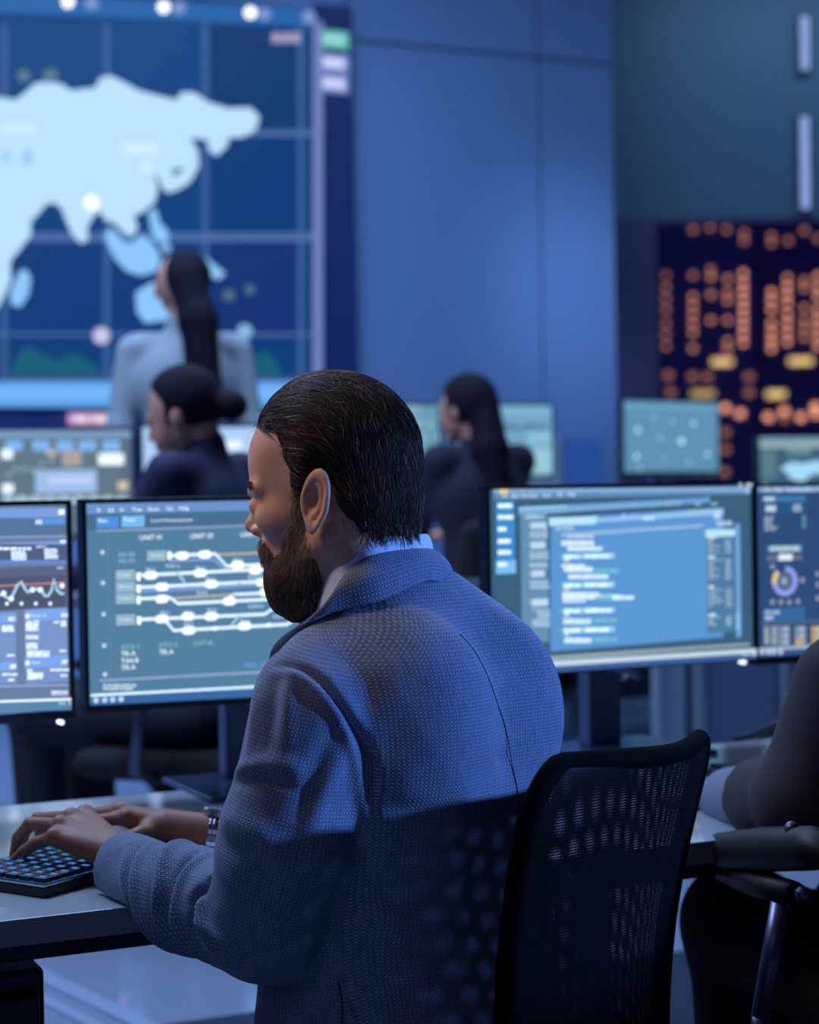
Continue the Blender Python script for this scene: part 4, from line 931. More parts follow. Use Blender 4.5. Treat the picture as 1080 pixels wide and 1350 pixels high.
# hands ----------------------------------------------------------------
def hand_sdf(W, K, Ts, th, fore, rf):
    """W wrist, K dict of knuckles, Ts finger joint lists, th thumb joints"""
    def f(p):
        d = s_cap(p, fore, W, rf, 0.0255)
        pal = None
        for k in K: 
            c = s_cap(p, W+(k-W)*0.12, k, 0.0175, 0.0112); d = smin(d, c, 0.010)
        for k in K: d = smin(d, s_ell(p, k+A(0, 0, 0.002), (0.0095,)*3), 0.006)
        for js, r in Ts:
            fd = None
            for i in range(len(js)-1):
                c = s_cap(p, js[i], js[i+1], r*(1.0-0.09*i), r*(1.0-0.09*(i+1))); fd = c if fd is None else smin(fd, c, 0.0025)
            d = smin(d, fd, 0.0035)
        t = None
        for i in range(len(th)-1):
            c = s_cap(p, th[i], th[i+1], 0.0135-0.0016*i, 0.0125-0.0016*i); t = c if t is None else smin(t, c, 0.004)
        return smin(d, t, 0.008)
    return f
def tips(js): return [np.asarray(j) for j in js]
# left hand (near)
WL = P(172, 1137, 2.155)
KL = [P(72, 1104, 2.185), P(80, 1088, 2.205), P(94, 1078, 2.23), P(112, 1074, 2.25)]
FL_ = [(tips([KL[0], P(47, 1112, 2.20), P(32, 1122, 2.215), P(20, 1133, 2.225)]), 0.0088),
       (tips([KL[1], P(40, 1086, 2.235), P(24, 1104, 2.255), P(19, 1127, 2.26)]), 0.0092),
       (tips([KL[2], P(50, 1080, 2.275), P(32, 1096, 2.30), P(28, 1118, 2.31)]), 0.0095),
       (tips([KL[3], P(72, 1080, 2.30), P(54, 1095, 2.325), P(50, 1116, 2.335)]), 0.0093)]
TL = [WL+(KL[3]-WL)*0.25, P(120, 1112, 2.26), P(92, 1118, 2.29), P(76, 1124, 2.305)]
fL = hand_sdf(WL, KL, FL_, TL, P(230, 1168, 2.06), 0.034)
allp = np.array([WL, P(230, 1168, 2.06)]+KL+[j for js, _ in FL_ for j in js]+TL)
V, Qd = snet(fL, allp.min(0)-0.045, allp.max(0)+0.045, 0.0018); VL, QL = relax(V, Qd, 1, 0.3), Qd
# right hand (behind it), bare forearm under the watch
WR = P(222, 1093, 2.36)
KR = [P(140, 1076, 2.405), P(150, 1070, 2.425), P(163, 1067, 2.385), P(172, 1073, 2.36)][::-1]
KR = [P(168, 1078, 2.355), P(160, 1070, 2.375), P(154, 1070, 2.40), P(150, 1074, 2.42)]
FR_ = [(tips([KR[0], P(128, 1082, 2.37), P(113, 1096, 2.375), P(110, 1112, 2.375)]), 0.0092),
       (tips([KR[1], P(118, 1074, 2.40), P(100, 1090, 2.405), P(97, 1108, 2.41)]), 0.0094),
       (tips([KR[2], P(116, 1074, 2.43), P(100, 1086, 2.44), P(96, 1104, 2.44)]), 0.0092),
       (tips([KR[3], P(124, 1078, 2.455), P(112, 1090, 2.46), P(108, 1104, 2.465)]), 0.0084)]
TR_ = [WR+(KR[0]-WR)*0.3, P(190, 1100, 2.33), P(165, 1108, 2.32), P(146, 1112, 2.325)]
foR = P(330, 1108, 2.355)
fR = hand_sdf(WR, KR, FR_, TR_, foR, 0.0285)
allp = np.array([WR, foR]+KR+[j for js, _ in FR_ for j in js]+TR_)
V, Qd = snet(fR, allp.min(0)-0.045, allp.max(0)+0.045, 0.0022); VR, QR = relax(V, Qd, 1, 0.3), Qd
# hidden core of the body: chest, arms under the sleeves, legs
TF = Fr((-0.022, 2.06, 0), 50)
ShL, MuL, ElL = P(412, 945, 1.915), P(378, 1110, 1.90), P(350, 1212, 1.92)
FmL, CuL = P(258, 1188, 2.02), P(158, 1142, 2.14)
ShR = P(632, 930, 2.19); ElR = P(520, 1165, 2.33); CuR = P(318, 1104, 2.355)
KnL, KnR = A(-0.10, 2.48, 0.49), A(0.12, 2.52, 0.49); AnL, AnR = A(-0.10, 2.55, 0.10), A(0.14, 2.60, 0.10)
HipL, HipR = TF.w(-0.02, 0.09, 0.52), TF.w(-0.02, -0.09, 0.52)
def core(p):
    d = s_cap(p, TF.w(-0.02, 0, 0.55), TF.w(-0.02, 0, 0.95), 0.10, 0.11)
    d = smin(d, s_cap(p, ShL, ShR, 0.04), 0.05)
    d = smin(d, s_cap(p, TF.w(-0.02, 0, 0.95), HF.w(-0.055, 0, -0.20), 0.06, 0.052), 0.03)
    for a, b, c, e in ((ShL, ElL, FmL, P(215, 1165, 2.08)), (ShR, ElR, (ElR+foR)/2, foR)):
        d = smin(d, s_cap(p, a, b, 0.042, 0.036), 0.02); d = smin(d, s_cap(p, b, c, 0.036, 0.033), 0.02); d = smin(d, s_cap(p, c, e, 0.033, 0.029), 0.01)
    for h, k, a in ((HipL, KnL, AnL), (HipR, KnR, AnR)):
        d = smin(d, s_cap(p, h, k, 0.07, 0.05), 0.03); d = smin(d, s_cap(p, k, a, 0.045, 0.035), 0.02)
    return d
V, Qd = snet(core, (-0.45, 1.75, 0.02), (0.32, 2.75, 1.14), 0.011); VC, QC = V, Qd
n1, n2, n3 = len(Vh), len(Vh)+len(VL), len(Vh)+len(VL)+len(VR)
body = link('body', np_mesh('body', np.concatenate([Vh, VL, VR, VC]), np.concatenate([Qh, QL+n1, QR+n2, QC+n3])), [M_skin, M_skin_shaded], man, True, True)
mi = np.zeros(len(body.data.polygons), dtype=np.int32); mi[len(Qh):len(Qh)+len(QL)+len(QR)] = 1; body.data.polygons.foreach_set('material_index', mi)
# hair, beard --------------------------------------------------------------
MH = tint_mat('hair_strands', 0.5, 0.2)
def roots_on(f, lo, hi, n, keep):
    out = []; tot = 0
    while tot < n:
        p = rng.uniform(lo, hi, (n*3, 3))
        for _ in range(3): p = p-grad(f, p)*f(p)[:, None]
        p = p[(np.abs(f(p)) < 0.0006)]; p = p[keep(p)]
        # even out by voxel thinning is not needed
        out.append(p); tot += len(p)
    return np.concatenate(out)[:n]
hd = lambda p: head(p, False)
def cols_hair(n, base, var, grey=0.0):
    c = np.array([lin(base[0]), lin(base[1]), lin(base[2])])[None]*(1+rng.normal(0, var, (n, 1)))
    if grey: 
        g = rng.random((n, 1)) < grey; c = np.where(g, np.array([[0.28, 0.25, 0.22]])*(0.6+0.6*rng.random((n, 1))), c)
    return np.clip(c, 0.001, 1)
V, Qd = snet(f_hair, (-0.13, -0.10, -0.12), (0.13, 0.10, 0.125), 0.0022)
V1 = HF.W(V); C1 = np.tile(cols_hair(1, (30, 22, 24), 0), (len(V), 1))
fh_s = lambda p: head(p, False)-np.maximum(t_hair(p), 0)
def keep_h(p): x, y = hpx(p); return polydist(x, y, HAIR) > rng.normal(0, 3.5, len(p))
rt = roots_on(fh_s, (-0.13, -0.1, -0.12), (0.13, 0.1, 0.125), 13000, keep_h)
def dir_hair(p):
    t = np.clip((0.045-p[:, 0])/0.11, 0, 1); side = np.clip(np.abs(p[:, 1])/0.07, 0, 1)*np.clip(-(p[:, 2]-0.03)/0.06, 0, 1)
    return np.stack([-1+0.85*t, -0.10*np.sign(p[:, 1])*(1-side)*0+p[:, 1]*2*(1-t), -0.12-0.9*t-0.25*side], 1)
lu = 0.022+0.0*rt[:, 0]; lu = np.where(rt[:, 2] < -0.02, 0.016, 0.034)
vs, qs, cs = strands(fh_s, rt, dir_hair, lu, 5, 0.0002, 0.0042, 0.00045, cols_hair(len(rt), (62, 45, 40), 0.45, 0.06), '', None, None, 0.22)
V = np.concatenate([V1, HF.W(vs)]); Qa = np.concatenate([Qd, qs+len(V1)]); C = np.concatenate([C1, cs])
colored('hair', V, Qa, C, MH, man)
V, Qd = snet(f_beard, (-0.03, -0.08, -0.20), (0.12, 0.08, -0.01), 0.0022)
V1 = HF.W(V); _y = hpx(V)[1]; _u = np.clip((765-_y)/60, 0, 1)[:, None]; C1 = cols_hair(1, (72, 60, 54), 0)*(1-_u)+cols_hair(1, (142, 114, 96), 0)*_u
fb_s = lambda p: head(p, False)-np.maximum(t_beard(p), 0)
def keep_b(p): x, y = hpx(p); return polydist(x, y, BEARD) > 0.5
rt = roots_on(fb_s, (-0.03, -0.08, -0.20), (0.12, 0.08, -0.01), 7500, keep_b)
x, y = hpx(rt); up = np.clip((760-y)/80, 0, 1)[:, None]
cb = cols_hair(len(rt), (98, 82, 72), 0.35, 0.22)*(1-up)+cols_hair(len(rt), (205, 172, 138), 0.35, 0.35)*up
vs, qs, cs = strands(fb_s, rt, lambda p: np.stack([0.25+0*p[:, 0], 0.1*np.sign(p[:, 1]), -1+0*p[:, 0]], 1), 0.013, 4, 0.0, 0.0042, 0.0004, cb, '', None, None, 0.28)
V = np.concatenate([V1, HF.W(vs)]); Qa = np.concatenate([Qd, qs+len(V1)]); C = np.concatenate([C1, cs])
o = colored('beard', V, Qa, C, MH, man); o['label'] = 'greying brown beard'
EB = [(322, 655), (322, 632), (352, 638), (362, 650), (352, 648)]
for sg in (1, -1):
    rt = roots_on(hd, (0.07, -0.06, -0.03), (0.12, 0.06, 0.0), 150, lambda p: (np.abs(p[:, 1]*sg-0.03) < 0.02) & (np.abs(p[:, 2]+0.014+0.1*(np.abs(p[:, 1])-0.03)) < 0.004) & (p[:, 0] > 0.06))
    vs, qs, cs = strands(hd, rt, lambda p: np.stack([-0.3+0*p[:, 0], np.sign(p[:, 1]), -0.1+0*p[:, 0]], 1), 0.009, 4, 0.0, 0.002, 0.00035, cols_hair(len(rt), (60, 44, 38), 0.3, 0.1), '', None, None, 0.2)
    colored('eyebrow', HF.W(vs), qs, cs, MH, man)
# ---------------------------------------------------------------- blazer
def cloth_mat(name, dark, light, per=0.0042, bump=0.5, seam=None):
    m = bpy.data.materials.new(name); m.use_nodes = True; nt = m.node_tree; b = nt.nodes['Principled BSDF']
    def mt(op, a, b_=None):
        n = nt.nodes.new('ShaderNodeMath'); n.operation = op
        for i, v in enumerate((a, b_)):
            if v is None: continue
            if isinstance(v, (int, float)): n.inputs[i].default_value = v
            else: nt.links.new(v, n.inputs[i])
        return n.outputs[0]
    uv = nt.nodes.new('ShaderNodeUVMap'); tc = nt.nodes.new('ShaderNodeTexCoord')
    nz = nt.nodes.new('ShaderNodeTexNoise'); nz.inputs['Scale'].default_value = 220; nz.inputs['Detail'].default_value = 3; nt.links.new(uv.outputs[0], nz.inputs['Vector'])
    sp = nt.nodes.new('ShaderNodeSeparateXYZ'); nt.links.new(uv.outputs[0], sp.inputs[0])
    wob = mt('MULTIPLY', mt('SUBTRACT', nz.outputs['Fac'], 0.5), 0.0016)
    k = 2*PI/per
    su = mt('SINE', mt('MULTIPLY', mt('ADD', sp.outputs[0], wob), k)); sv = mt('SINE', mt('MULTIPLY', mt('ADD', sp.outputs[1], wob), k))
    pr = mt('ADD', mt('MULTIPLY', su, sv), mt('MULTIPLY', mt('ADD', su, sv), 0.35))
    fac = mt('ADD', mt('MULTIPLY', pr, 0.42), 0.5)
    # slub threads
    n2 = nt.nodes.new('ShaderNodeTexNoise'); n2.inputs['Scale'].default_value = 1.0; mp = nt.nodes.new('ShaderNodeMapping'); mp.inputs['Scale'].default_value = (500, 45, 1)
    nt.links.new(uv.outputs[0], mp.inputs[0]); nt.links.new(mp.outputs[0], n2.inputs['Vector'])
    fac2 = mt('ADD', fac, mt('MULTIPLY', mt('SUBTRACT', n2.outputs['Fac'], 0.5), 0.7))
    cl = nt.nodes.new('ShaderNodeClamp'); nt.links.new(fac2, cl.inputs[0])
    mx = nt.nodes.new('ShaderNodeMix'); mx.data_type = 'RGBA'; mx.inputs[6].default_value = rgb(*dark); mx.inputs[7].default_value = rgb(*light)
    nt.links.new(cl.outputs[0], mx.inputs[0]); out = mx.outputs[2]
    nt.links.new(out, b.inputs['Base Color'])
    b.inputs['Roughness'].default_value = 0.85; b.inputs['Specular IOR Level'].default_value = 0.2; b.inputs['Sheen Weight'].default_value = 0.15
    bp = nt.nodes.new('ShaderNodeBump'); bp.inputs['Strength'].default_value = bump; bp.inputs['Distance'].default_value = 0.0007
    nt.links.new(fac2, bp.inputs['Height']); nt.links.new(bp.outputs[0], b.inputs['Normal'])
    return m
M_blz = cloth_mat('blazer_weave', (58, 68, 92), (132, 146, 176), 0.0038)
ZS = np.array([0.46, 0.60, 0.75, 0.88, 0.96, 1.02, 1.06, 1.09, 1.12])
SEC = dict(cf=[-0.02, -0.02, -0.015, -0.02, -0.025, -0.025, -0.02, -0.015, -0.01], a=[0.188, 0.180, 0.168, 0.174, 0.176, 0.168, 0.140, 0.10, 0.06], b=[0.158, 0.145, 0.130, 0.130, 0.124, 0.110, 0.095, 0.080, 0.055])
_zz = np.linspace(0.46, 1.12, 67)
def smooth_interp(ys):
    y = np.interp(_zz, ZS, ys)
    for _ in range(6): y[1:-1] = 0.25*y[:-2]+0.5*y[1:-1]+0.25*y[2:]
    return y
_cf, _a, _b = (smooth_interp(SEC[k]) for k in ('cf', 'a', 'b'))
def torso(p):
    q = TF.loc(p); z = np.clip(q[:, 2], 0.46, 1.12)
    cf, a, b = np.interp(z, _zz, _cf), np.interp(z, _zz, _a), np.interp(z, _zz, _b)
    k = (np.abs((q[:, 0]-cf)/b)**2.8+np.abs(q[:, 1]/a)**2.8)**(1/2.8)
    d = (k-1)*np.minimum(a, b)*0.85
    d = np.maximum(d, 0.50-q[:, 2])
    return np.maximum(d, q[:, 2]-1.12)
def fold(p, a, b, w, h):
    """long ridge between two points on the cloth"""
    a = np.asarray(a); b = np.asarray(b); ba = b-a; t = np.clip(((p-a)@ba)/(ba@ba), 0, 1)
    d = np.linalg.norm(p-a-t[:, None]*ba, axis=1); return h*np.exp(-(d/w)**2)*np.sin(PI*np.clip(t, 0.02, 0.98))**0.5
def lump(p, s, seed):
    r = np.random.default_rng(seed); v = 0
    for _ in range(5):
        k = r.normal(0, 1, 3); k /= np.linalg.norm(k); v = v+np.sin(p@(k*s*r.uniform(0.7, 1.4))+r.uniform(0, 6))
    return v/5
NB = A(-0.040, 2.03, 0); NF = Fr(NB, 55)
FOLDS = []
def pf(pts, w, h): FOLDS.append(([P(*q) for q in pts], w, h))
# forearm arcs running round the sleeve
pf([(176, 1112, 2.10), (170, 1150, 2.06), (182, 1195, 2.03)], 0.006, 0.003)
pf([(205, 1118, 2.09), (196, 1160, 2.03), (206, 1210, 2.0), (236, 1256, 1.98)], 0.008, 0.0065)
pf([(192, 1118, 2.09), (184, 1165, 2.04), (194, 1215, 2.01)], 0.006, -0.004)
pf([(250, 1140, 2.06), (226, 1172, 1.99), (226, 1215, 1.97), (256, 1266, 1.95)], 0.009, 0.0075)
pf([(228, 1130, 2.07), (210, 1165, 2.0), (212, 1210, 1.98)], 0.007, -0.005)
pf([(278, 1160, 1.99), (252, 1190, 1.96), (248, 1225, 1.94), (276, 1275, 1.92)], 0.008, 0.0075)
pf([(262, 1148, 2.0), (238, 1185, 1.96), (236, 1225, 1.95)], 0.007, -0.005)
pf([(288, 1172, 1.93), (268, 1205, 1.90), (272, 1245, 1.88), (304, 1288, 1.87)], 0.006, 0.006)
pf([(272, 1180, 1.93), (260, 1215, 1.92), (264, 1250, 1.90)], 0.006, -0.006)
pf([(268, 1210, 1.90), (290, 1240, 1.87), (322, 1278, 1.86)], 0.005, 0.004)
pf([(300, 1160, 1.92), (276, 1178, 1.92), (262, 1192, 1.93)], 0.009, -0.010)
# upper sleeve
pf([(318, 1022, 1.89), (350, 1008, 1.85), (405, 1016, 1.83)], 0.010, 0.0042)
pf([(316, 1034, 1.89), (345, 1028, 1.85), (392, 1040, 1.83)], 0.007, -0.0036)
pf([(350, 900, 1.90), (334, 945, 1.88), (330, 1000, 1.87)], 0.010, 0.0030)
pf([(388, 890, 1.88), (376, 940, 1.85), (374, 990, 1.84)], 0.010, 0.0030); pf([(370, 892, 1.88), (356, 945, 1.86), (352, 1000, 1.85)], 0.010, -0.0030)
pf([(315, 1080, 1.89), (345, 1100, 1.85), (375, 1135, 1.83)], 0.013, 0.0036); pf([(308, 1100, 1.89), (340, 1128, 1.85), (365, 1160, 1.84)], 0.011, -0.0030)
pf([(470, 985, 1.84), (438, 1040, 1.83), (400, 1110, 1.83)], 0.012, 0.0036); pf([(452, 960, 1.84), (418, 1020, 1.83), (388, 1090, 1.83)], 0.011, -0.0030)
pf([(300, 1125, 1.89), (322, 1165, 1.86), (352, 1205, 1.85)], 0.012, 0.0030)
# armhole: raised sleeve head, sunk seam, raised back panel edge
AH = [(368, 880, 1.89), (405, 884, 1.87), (442, 912, 1.85), (470, 958, 1.85), (487, 1010, 1.85), (491, 1075, 1.86)]
pf(AH, 0.0045, -0.005); pf([(x-11, y+9, Y) for x, y, Y in AH], 0.007, 0.0035); pf([(x+11, y-6, Y) for x, y, Y in AH], 0.008, 0.0012)
# back
pf([(505, 1042, 1.92), (590, 1015, 1.94), (690, 985, 1.99)], 0.012, -0.0022); pf([(500, 1062, 1.92), (570, 1048, 1.94), (660, 1036, 1.97)], 0.012, 0.002)
pf([(560, 900, 1.92), (532, 960, 1.92), (522, 1030, 1.92)], 0.018, -0.001)
pf([(500, 800, 1.95), (560, 790, 1.93), (620, 800, 1.94)], 0.014, 0.001)
pf([(520, 1110, 1.92), (590, 1130, 1.93), (650, 1100, 1.95)], 0.016, 0.004); pf([(480, 1180, 1.92), (540, 1210, 1.92), (610, 1200, 1.94)], 0.016, 0.004)
def jacket(p, cut=True):
    d = torso(p)
    d = smin(d, s_cap(p, TF.w(-0.03, 0.02, 1.055), TF.w(-0.02, 0.165, 1.005), 0.060, 0.050), 0.03)
    d = smin(d, s_cap(p, TF.w(-0.03, -0.02, 1.055), TF.w(-0.02, -0.155, 1.003), 0.058, 0.048), 0.03)
    # shoulder blades
    d = smin(d, s_ell(p, TF.w(-0.105, 0.075, 0.97), (0.065, 0.05, 0.10)), 0.05); d = smin(d, s_ell(p, TF.w(-0.100, -0.07, 0.97), (0.06, 0.045, 0.09)), 0.05)
    sl = smin(s_cap(p, ShL, MuL, 0.0665, 0.0685), s_cap(p, MuL, ElL, 0.0685, 0.064), 0.02)
    fl = smin(s_cap(p, ElL, FmL, 0.062, 0.056), s_cap(p, FmL, CuL, 0.056, 0.0395), 0.02)
    arm = smin(sl, fl, 0.012)
    if cut:
        ax = (CuL-FmL)/np.linalg.norm(CuL-FmL)
        arm = smax(arm, (p-CuL)@ax, 0.003); arm = np.maximum(arm, -s_cap(p, CuL-ax*0.03, CuL+ax*0.05, 0.0345))
    d = smin(d, arm, 0.012)
    ar = smin(s_cap(p, ShR, ElR, 0.060, 0.056), s_cap(p, ElR, CuR, 0.056, 0.041), 0.015)
    if cut:
        ax = (CuR-ElR)/np.linalg.norm(CuR-ElR); ar = smax(ar, (p-CuR)@ax, 0.003); ar = np.maximum(ar, -s_cap(p, CuR-ax*0.03, CuR+ax*0.05, 0.035))
    d = smin(d, ar, 0.014)
    d = d-0.0022*lump(p, 55, 3)-0.0012*lump(p, 110, 5)
    if cut:   # cloth does not sink into the desk, nor run up through the neck
        q = (p-Q); e = np.stack([q@DX, q@DN, q[:, 2]], 1)
        desk_d = np.maximum(-(e[:, 1]+0.0), np.abs(e[:, 2]-0.735)-0.017); d = np.maximum(d, -desk_d)
        d = smax(d, -s_cap(p, HF.w(-0.030, 0, -0.08), HF.w(-0.034, 0, -0.135), 0.052), 0.006); d = smax(d, -s_cap(p, NF.w(0.045, 0, 1.12), NF.w(0.125, 0, 0.96), 0.050, 0.035), 0.008)
    return d
V, Qd = snet(jacket, (-0.42, 1.74, 0.49), (0.30, 2.46, 1.16), 0.0033)
V = relax(V, Qd, 1, 0.3)
def on_cloth(path, off=0.0004, it=6):
    p = np.array(path)
    for _ in range(it): p = p-grad(jacket, p, 0.003)*(jacket(p)-off)[:, None]
    return p
disp = np.zeros(len(V))
for pts_, w_, h_ in FOLDS:
    pl_ = on_cloth(catmull(pts_, 6), 0.0); ctr_ = pl_.mean(0); near = np.linalg.norm(V-ctr_, axis=1) < 0.2; Vn = V[near]; best = np.full(len(Vn), 1e9); tt = np.zeros(len(Vn)); n_ = len(pl_)-1
    for i in range(n_):
        a, b = pl_[i], pl_[i+1]; ba = b-a; t = np.clip(((Vn-a)@ba)/max(1e-12, ba@ba), 0, 1); dd = np.linalg.norm(Vn-a-t[:, None]*ba, axis=1); m_ = dd < best; best[m_] = dd[m_]; tt[m_] = (i+t[m_])/n_
    disp[near] += 1.6*h_*np.exp(-(best/w_)**2)*np.sin(PI*np.clip(tt, 0.03, 0.97))**0.6
V = V+grad(jacket, V, 0.003)*disp[:, None]
me = np_mesh('blazer', V, Qd)
# cloth coordinates per face
fc = V[Qd].mean(1)
ds = np.stack([torso(fc), s_cap(fc, ShL, MuL, 0.0665, 0.0685), s_cap(fc, MuL, ElL, 0.0685, 0.064), smin(s_cap(fc, ElL, FmL, 0.062, 0.056), s_cap(fc, FmL, CuL, 0.056, 0.0395), 0.02), s_cap(fc, ShR, ElR, 0.066, 0.06), s_cap(fc, ElR, CuR, 0.056, 0.041)], 1)
reg = ds.argmin(1); reg[reg == 2] = 1
lv = V[Qd]; UVs = np.zeros((len(Qd), 4, 2))
def axuv(pts, a, b, r, ref):
    ax = (b-a)/np.linalg.norm(b-a); x = ref-ax*(ref@ax); x /= np.linalg.norm(x); y = np.cross(ax, x); q = pts-a
    ph = np.arctan2(q@y, q@x); return ph, q@ax
for r_, (a, b, rad, ref) in {1: (ShL, ElL, 0.068, A(0.2, -1, 0)), 3: (ElL, CuL, 0.052, A(0.2, -1, 0.2)), 4: (ShR, ElR, 0.062, A(1, -0.3, 0)), 5: (ElR, CuR, 0.05, A(0.2, -1, 0.3))}.items():
    m_ = reg == r_
    ph, s_ = axuv(lv[m_].reshape(-1, 3), a, b, rad, ref); ph = ph.reshape(-1, 4); ph = np.where(ph-ph[:, :1] > PI, ph-2*PI, ph); ph = np.where(ph-ph[:, :1] < -PI, ph+2*PI, ph)
    UVs[m_] = np.stack([ph*rad, s_.reshape(-1, 4)], -1)
m_ = reg == 0; q = TF.loc(lv[m_].reshape(-1, 3)); ph = np.arctan2(q[:, 1], -(q[:, 0]+0.0)).reshape(-1, 4)
ph = np.where(ph-ph[:, :1] > PI, ph-2*PI, ph); ph = np.where(ph-ph[:, :1] < -PI, ph+2*PI, ph)
# flat projection for the back panel keeps the check even
UVs[m_] = np.stack([np.where(np.abs(ph) < 1.2, q[:, 1].reshape(-1, 4), ph*0.155), q[:, 2].reshape(-1, 4)], -1)
uv = me.uv_layers.new(name='UVMap'); uv.data.foreach_set('uv', UVs.reshape(-1).astype(np.float32))
bl = link('blazer', me, M_blz, man, True, True); bl['label'] = 'grey blue woven blazer with long sleeves'
# seams: thin stitched lines lying on the cloth
M_seam = pbr('seam_thread', (40, 46, 66), 0.9)
m = MB()
ctr = on_cloth(catmull([P(640, 800, 1.93), P(665, 848, 1.93), P(686, 905, 1.94), P(696, 960, 1.95), P(702, 1020, 1.96), P(706, 1080, 1.97), P(700, 1200, 1.97), P(690, 1330, 1.97)], 12))
m.tube(ctr, 0.0005, 5); m.build('back_seam', M_seam, man, True)
m = MB(); m.tube(on_cloth(catmull([P(468, 1285, 1.92), P(474, 1320, 1.92), P(476, 1350, 1.92), P(478, 1400, 1.92)], 8)), 0.0009, 5); m.build('vent', M_seam, man, True)
# ---- collar and lapels, shirt
NF = Fr(NB, 55)
def strip_mesh(rows, n, thick, name, mat, mirror=True, uvs=True, bulge=0.0):
    """rows: list of cross sections (each k points f,l,z) from the back of the neck round the left side; mirrored to the right"""
    R = np.array(rows, float)                # m,k,3
    if mirror: R = np.concatenate([R[::-1]*A(1, -1, 1), R[1:]])
    cols_ = [catmull(R[:, i], n) for i in range(R.shape[1])]
    G = np.stack(cols_, 1)                  # M,k,3
    H = np.stack([catmull(g, 5) for g in G])  # M,k',3
    M_, K_ = H.shape[:2]; V = NF.W(H.reshape(-1, 3))
    Fq = np.array([[i*K_+j, i*K_+j+1, (i+1)*K_+j+1, (i+1)*K_+j] for i in range(M_-1) for j in range(K_-1)])
    me = np_mesh(name, V, Fq); uv = me.uv_layers.new(name='UVMap'); li = np.zeros(len(me.loops), dtype=np.int32); me.loops.foreach_get('vertex_index', li)
    s_ = np.concatenate([[0], np.cumsum(np.linalg.norm(np.diff(H[:, K_//2], axis=0), axis=1))]); t_ = np.concatenate([[0], np.cumsum(np.linalg.norm(np.diff(H[M_//2], axis=0), axis=1))])
    U = np.stack([np.repeat(s_, K_), np.tile(t_, M_)], 1); uv.data.foreach_set('uv', U[li].astype(np.float32).ravel())
    o = link(name, me, mat, man, True, True); md = o.modifiers.new('thick', 'SOLIDIFY'); md.thickness = thick; md.offset = 0
    return o
# inner edge, fold, outer fall
col_rows = [
 [(-0.058, 0.0, 1.118), (-0.066, 0.0, 1.150), (-0.078, 0.0, 1.134), (-0.090, 0.0, 1.110)],
 [(-0.044, 0.048, 1.114), (-0.054, 0.056, 1.145), (-0.063, 0.056, 1.130), (-0.076, 0.070, 1.102)],
 [(-0.016, 0.064, 1.098), (-0.018, 0.076, 1.129), (-0.020, 0.090, 1.114), (-0.022, 0.102, 1.084)],
 [(0.000, 0.066, 1.056), (0.000, 0.080, 1.092), (0.010, 0.090, 1.080), (0.016, 0.116, 1.052)],
 [(0.044, 0.066, 1.005), (0.044, 0.080, 1.042), (0.058, 0.086, 1.040), (0.070, 0.112, 1.016)],
 [(0.104, 0.030, 0.930), (0.108, 0.042, 0.975), (0.112, 0.066, 0.975), (0.110, 0.100, 0.965)],
 [(0.118, 0.010, 0.850), (0.124, 0.018, 0.880), (0.126, 0.036, 0.885), (0.122, 0.060, 0.880)]]
SHF = (0.017, 0.014, -0.004, -0.014, -0.034, -0.044, -0.038)
col_rows = [[(f+SHF[i], l, z) for f, l, z in rw] for i, rw in enumerate(col_rows)]
for i_, rw in enumerate(col_rows[:5]):
    k_ = (0.15, 0.2, 0.4, 0.5, 0.5)[i_]; rw[3] = tuple(k_*A(*rw[2])+(1-k_)*A(*rw[3]))
    q_ = NF.W(np.array(rw[3])[None]); jf = lambda p: jacket(p, False)
    for _ in range(8): q_ = q_-grad(jf, q_, 0.003)*(jf(q_)-0.0055)[:, None]
    rw[3] = tuple(NF.loc(q_)[0]); rw[2] = tuple(0.5*(A(*rw[1])+A(*rw[3]))+A(0, 0, 0.004)+0.012*(A(*rw[2])*A(1, 1, 0))/max(1e-6, np.linalg.norm(A(*rw[2])*A(1, 1, 0))))
strip_mesh(col_rows, 8, 0.003, 'collar', M_blz)
M_shirt = pbr('shirt_cotton', (190, 208, 235), 0.75, noise=0.03, nscale=90)
sh_rows = [
 [(-0.054, 0.0, 1.115), (-0.058, 0.0, 1.159), (-0.062, 0.0, 1.155), (-0.066, 0.0, 1.120)],
 [(-0.040, 0.042, 1.112), (-0.044, 0.049, 1.156), (-0.048, 0.053, 1.152), (-0.052, 0.058, 1.112)],
 [(-0.008, 0.058, 1.098), (-0.008, 0.065, 1.144), (-0.010, 0.070, 1.139), (-0.013, 0.074, 1.098)],
 [(0.022, 0.054, 1.075), (0.024, 0.062, 1.124), (0.028, 0.069, 1.117), (0.030, 0.078, 1.062)],
 [(0.056, 0.034, 1.045), (0.060, 0.042, 1.098), (0.068, 0.050, 1.090), (0.084, 0.066, 1.034)],
 [(0.074, 0.006, 1.010), (0.082, 0.010, 1.064), (0.090, 0.018, 1.056), (0.106, 0.044, 1.004)]]
SHF = (0.009, 0.008)+SHF[2:]
sh_rows = [[(f+SHF[i]*0.9, l, z+(0.003 if i < 2 else 0)) for f, l, z in rw] for i, rw in enumerate(sh_rows)]
o = strip_mesh(sh_rows, 8, 0.002, 'shirt_collar', M_shirt); o['label'] = 'pale blue shirt collar'
def shirt(p): 
    q = NF.loc(p); d = s_ell(p, NF.w(0.035, 0, 0.98), (0.095, 0.095, 0.13)); return d
V, Qd = snet(lambda p: np.maximum(s_ell((p-NF.w(0.03, 0, 0.97)) @ np.stack([NF.F, NF.L, NF.Z], 1), (0, 0, 0), (0.088, 0.092, 0.125)), -s_cap(p, HF.w(-0.045, 0, -0.10), HF.w(-0.040, 0, -0.175), 0.054)), (-0.2, 1.85, 0.83), (0.15, 2.2, 1.12), 0.005)
link('shirt', np_mesh('shirt', V, Qd), M_shirt, man, True, True)
